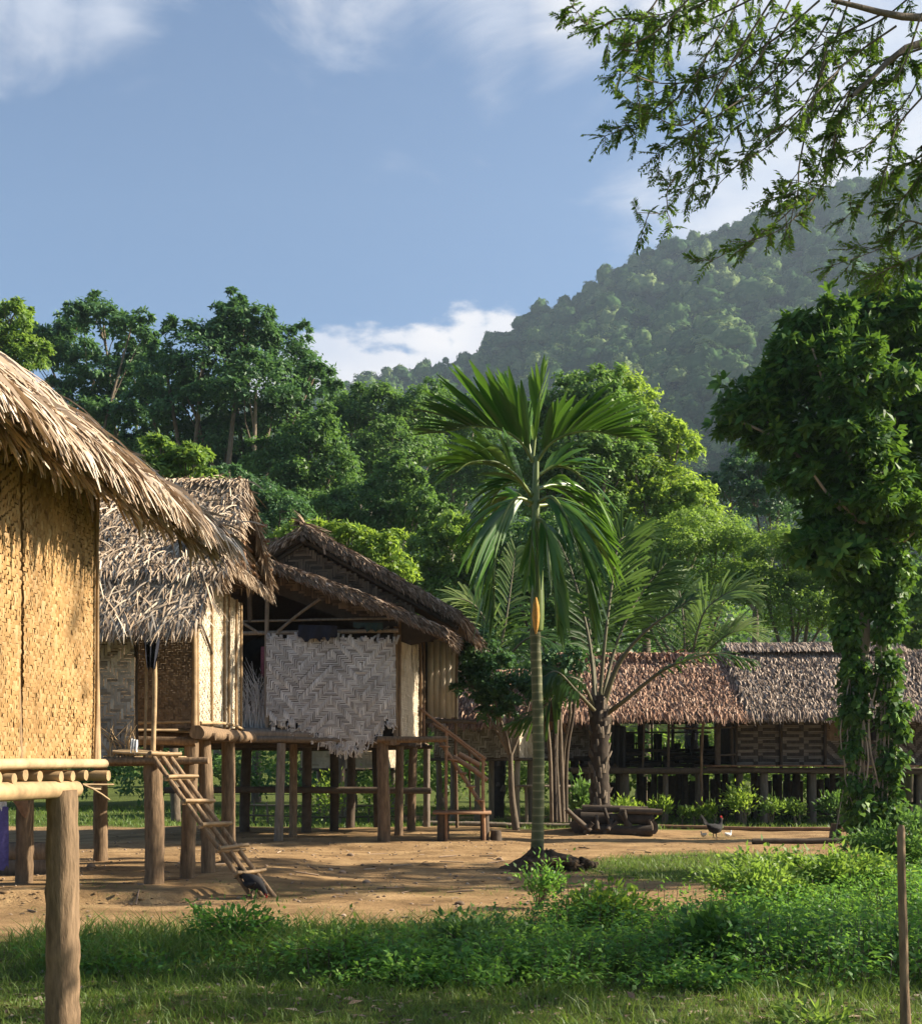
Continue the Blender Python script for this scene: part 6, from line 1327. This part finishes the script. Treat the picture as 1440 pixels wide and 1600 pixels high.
bush('spindly dark bush in front of the betel nut palm mound', .85, 13.1, .55, .30, 'leaf_under', 405, 700, .06, .4)
bush('small fern like plant at the lower photo edge by the stake foot', 2.02, 6.9, .13, .22, 'leaf_light', 406, 260, .10, .7, .25)
bush('low grassy leaved bush beside the near hut post', -1.9, 10.2, .38, .45, 'leaf_under', 407, 1100, .06, .4)
def grass():
    g = np.random.default_rng(131); s = MB()
    def blades(x, y, L, wd, tn):
        n = len(x); p0 = np.stack([x,y,G(x,y)-.01],-1); a = g.uniform(0,6.28,n); ln = g.uniform(.1,.6,n)
        d = np.stack([np.cos(a)*ln,np.sin(a)*ln,np.ones(n)],-1); p1 = p0+d*(L*.5)[:,None]; p2 = p0+d*L[:,None]+np.stack([np.cos(a),np.sin(a),-np.ones(n)*.6],-1)*(L*.25)[:,None]
        b_ = g.uniform(0,6.28,n); wv = np.stack([np.cos(b_),np.sin(b_),np.zeros(n)],-1)*(wd/2)[:,None]
        s.ribbons(np.stack([p0,p1,p2],1), np.stack([wv,wv*.8,wv*.15],1), tn)
    def area(N, x0,x1,y0,y1, L, wd, thr=.25, mu=.45, f=None):
        y = np.exp(g.uniform(np.log(y0),np.log(y1),N)); x = g.uniform(x0,x1,N); k = in_view(x,y) & (grass_mask(x,y) > thr*g.uniform(.6,1.7,N))
        if f is not None: k &= f(x,y)
        x, y = x[k], y[k]; n = len(x); blades(x,y,L*g.uniform(.5,1.3,n),wd*g.uniform(.6,1.3,n),np.clip(g.normal(mu,.2,n)+.12*wob(x,y,1.2,4),0,1))
    area(24000,-3.6,4.6,6.6,9.4,.06,.007,.32,.5)
    area(24000,-5.5,5.6,8.6,12.9,.11,.009,.45,.4)
    area(9000,-3.8,1.5,8.9,11.2,.24,.011,.3,.55, lambda x,y: wob(x,y,.9,4,3) > -.1)
    area(15000,-8,7,11,19,.06,.008,.33,.55)
    area(16000,1.2,8.5,15.0,22,.09,.011,.35,.35)
    area(24000,-16,13,25.5,41,.13,.022,.4,.5)
    for k in range(260):     # loose tufts on the worn strip nearest the camera
        y = g.uniform(6.7,9.6); x = g.uniform(-3.4,3.6); n = int(g.integers(14,46)); r = g.uniform(.03,.14)
        xx = x+g.normal(0,r,n); yy = y+g.normal(0,r,n); blades(xx,yy,g.uniform(.05,.17)*g.uniform(.5,1.2,n),.008*g.uniform(.6,1.3,n),np.clip(g.normal(g.uniform(.2,.8),.12,n),0,1))
    s.build('grass', M['grass_blade'], kind='stuff')
grass()
# thickets closing the view between the trunks, far enough off to read as one mass
def thicket(name, L_, seed, n, L, Wd, leaf, zc=None):
    g = np.random.default_rng(seed); c = MB(); bl = []
    for (x, y, h, r) in L_:
        z = gz(x,y); bl.append((x,y,z+h*.45,r,r*.8,h*.6))
    crown_leaves(c, g, bl, n, L, Wd, .3, -.4, .4, .2, 40, .75); c.build(name, M[leaf], kind='stuff')
g = np.random.default_rng(141)
thicket('hedge_thicket', [(x+g.normal(0,.5), 41+g.normal(0,1.2)+.05*abs(x), g.uniform(2.6,4.2), g.uniform(1.6,2.4)) for x in np.arange(-24,0,1.5)], 142, 20000, .22, .11, 'leaf_mid')
thicket('garden_thicket', [(x+g.normal(0,.5), 39.0+g.normal(0,.9), g.uniform(1.8,3.6), g.uniform(1.4,2.2)) for x in np.arange(-1,20,1.5)], 143, 18000, .20, .10, 'leaf_light')
thicket('forest_understory', [(x+g.normal(0,1.2), 70+g.normal(0,3), g.uniform(13,18) if x < -2 else g.uniform(9,13), g.uniform(4,6)) for x in np.arange(-40,40,3.6)], 144, 46000, .45, .22, 'leaf_mid')
thicket('forest_edge', [(x+g.normal(0,2), 92+g.normal(0,6), g.uniform(14,19), g.uniform(6,9)) for x in np.arange(-60,60,7)], 145, 14000, .6, .3, 'leaf_dark')
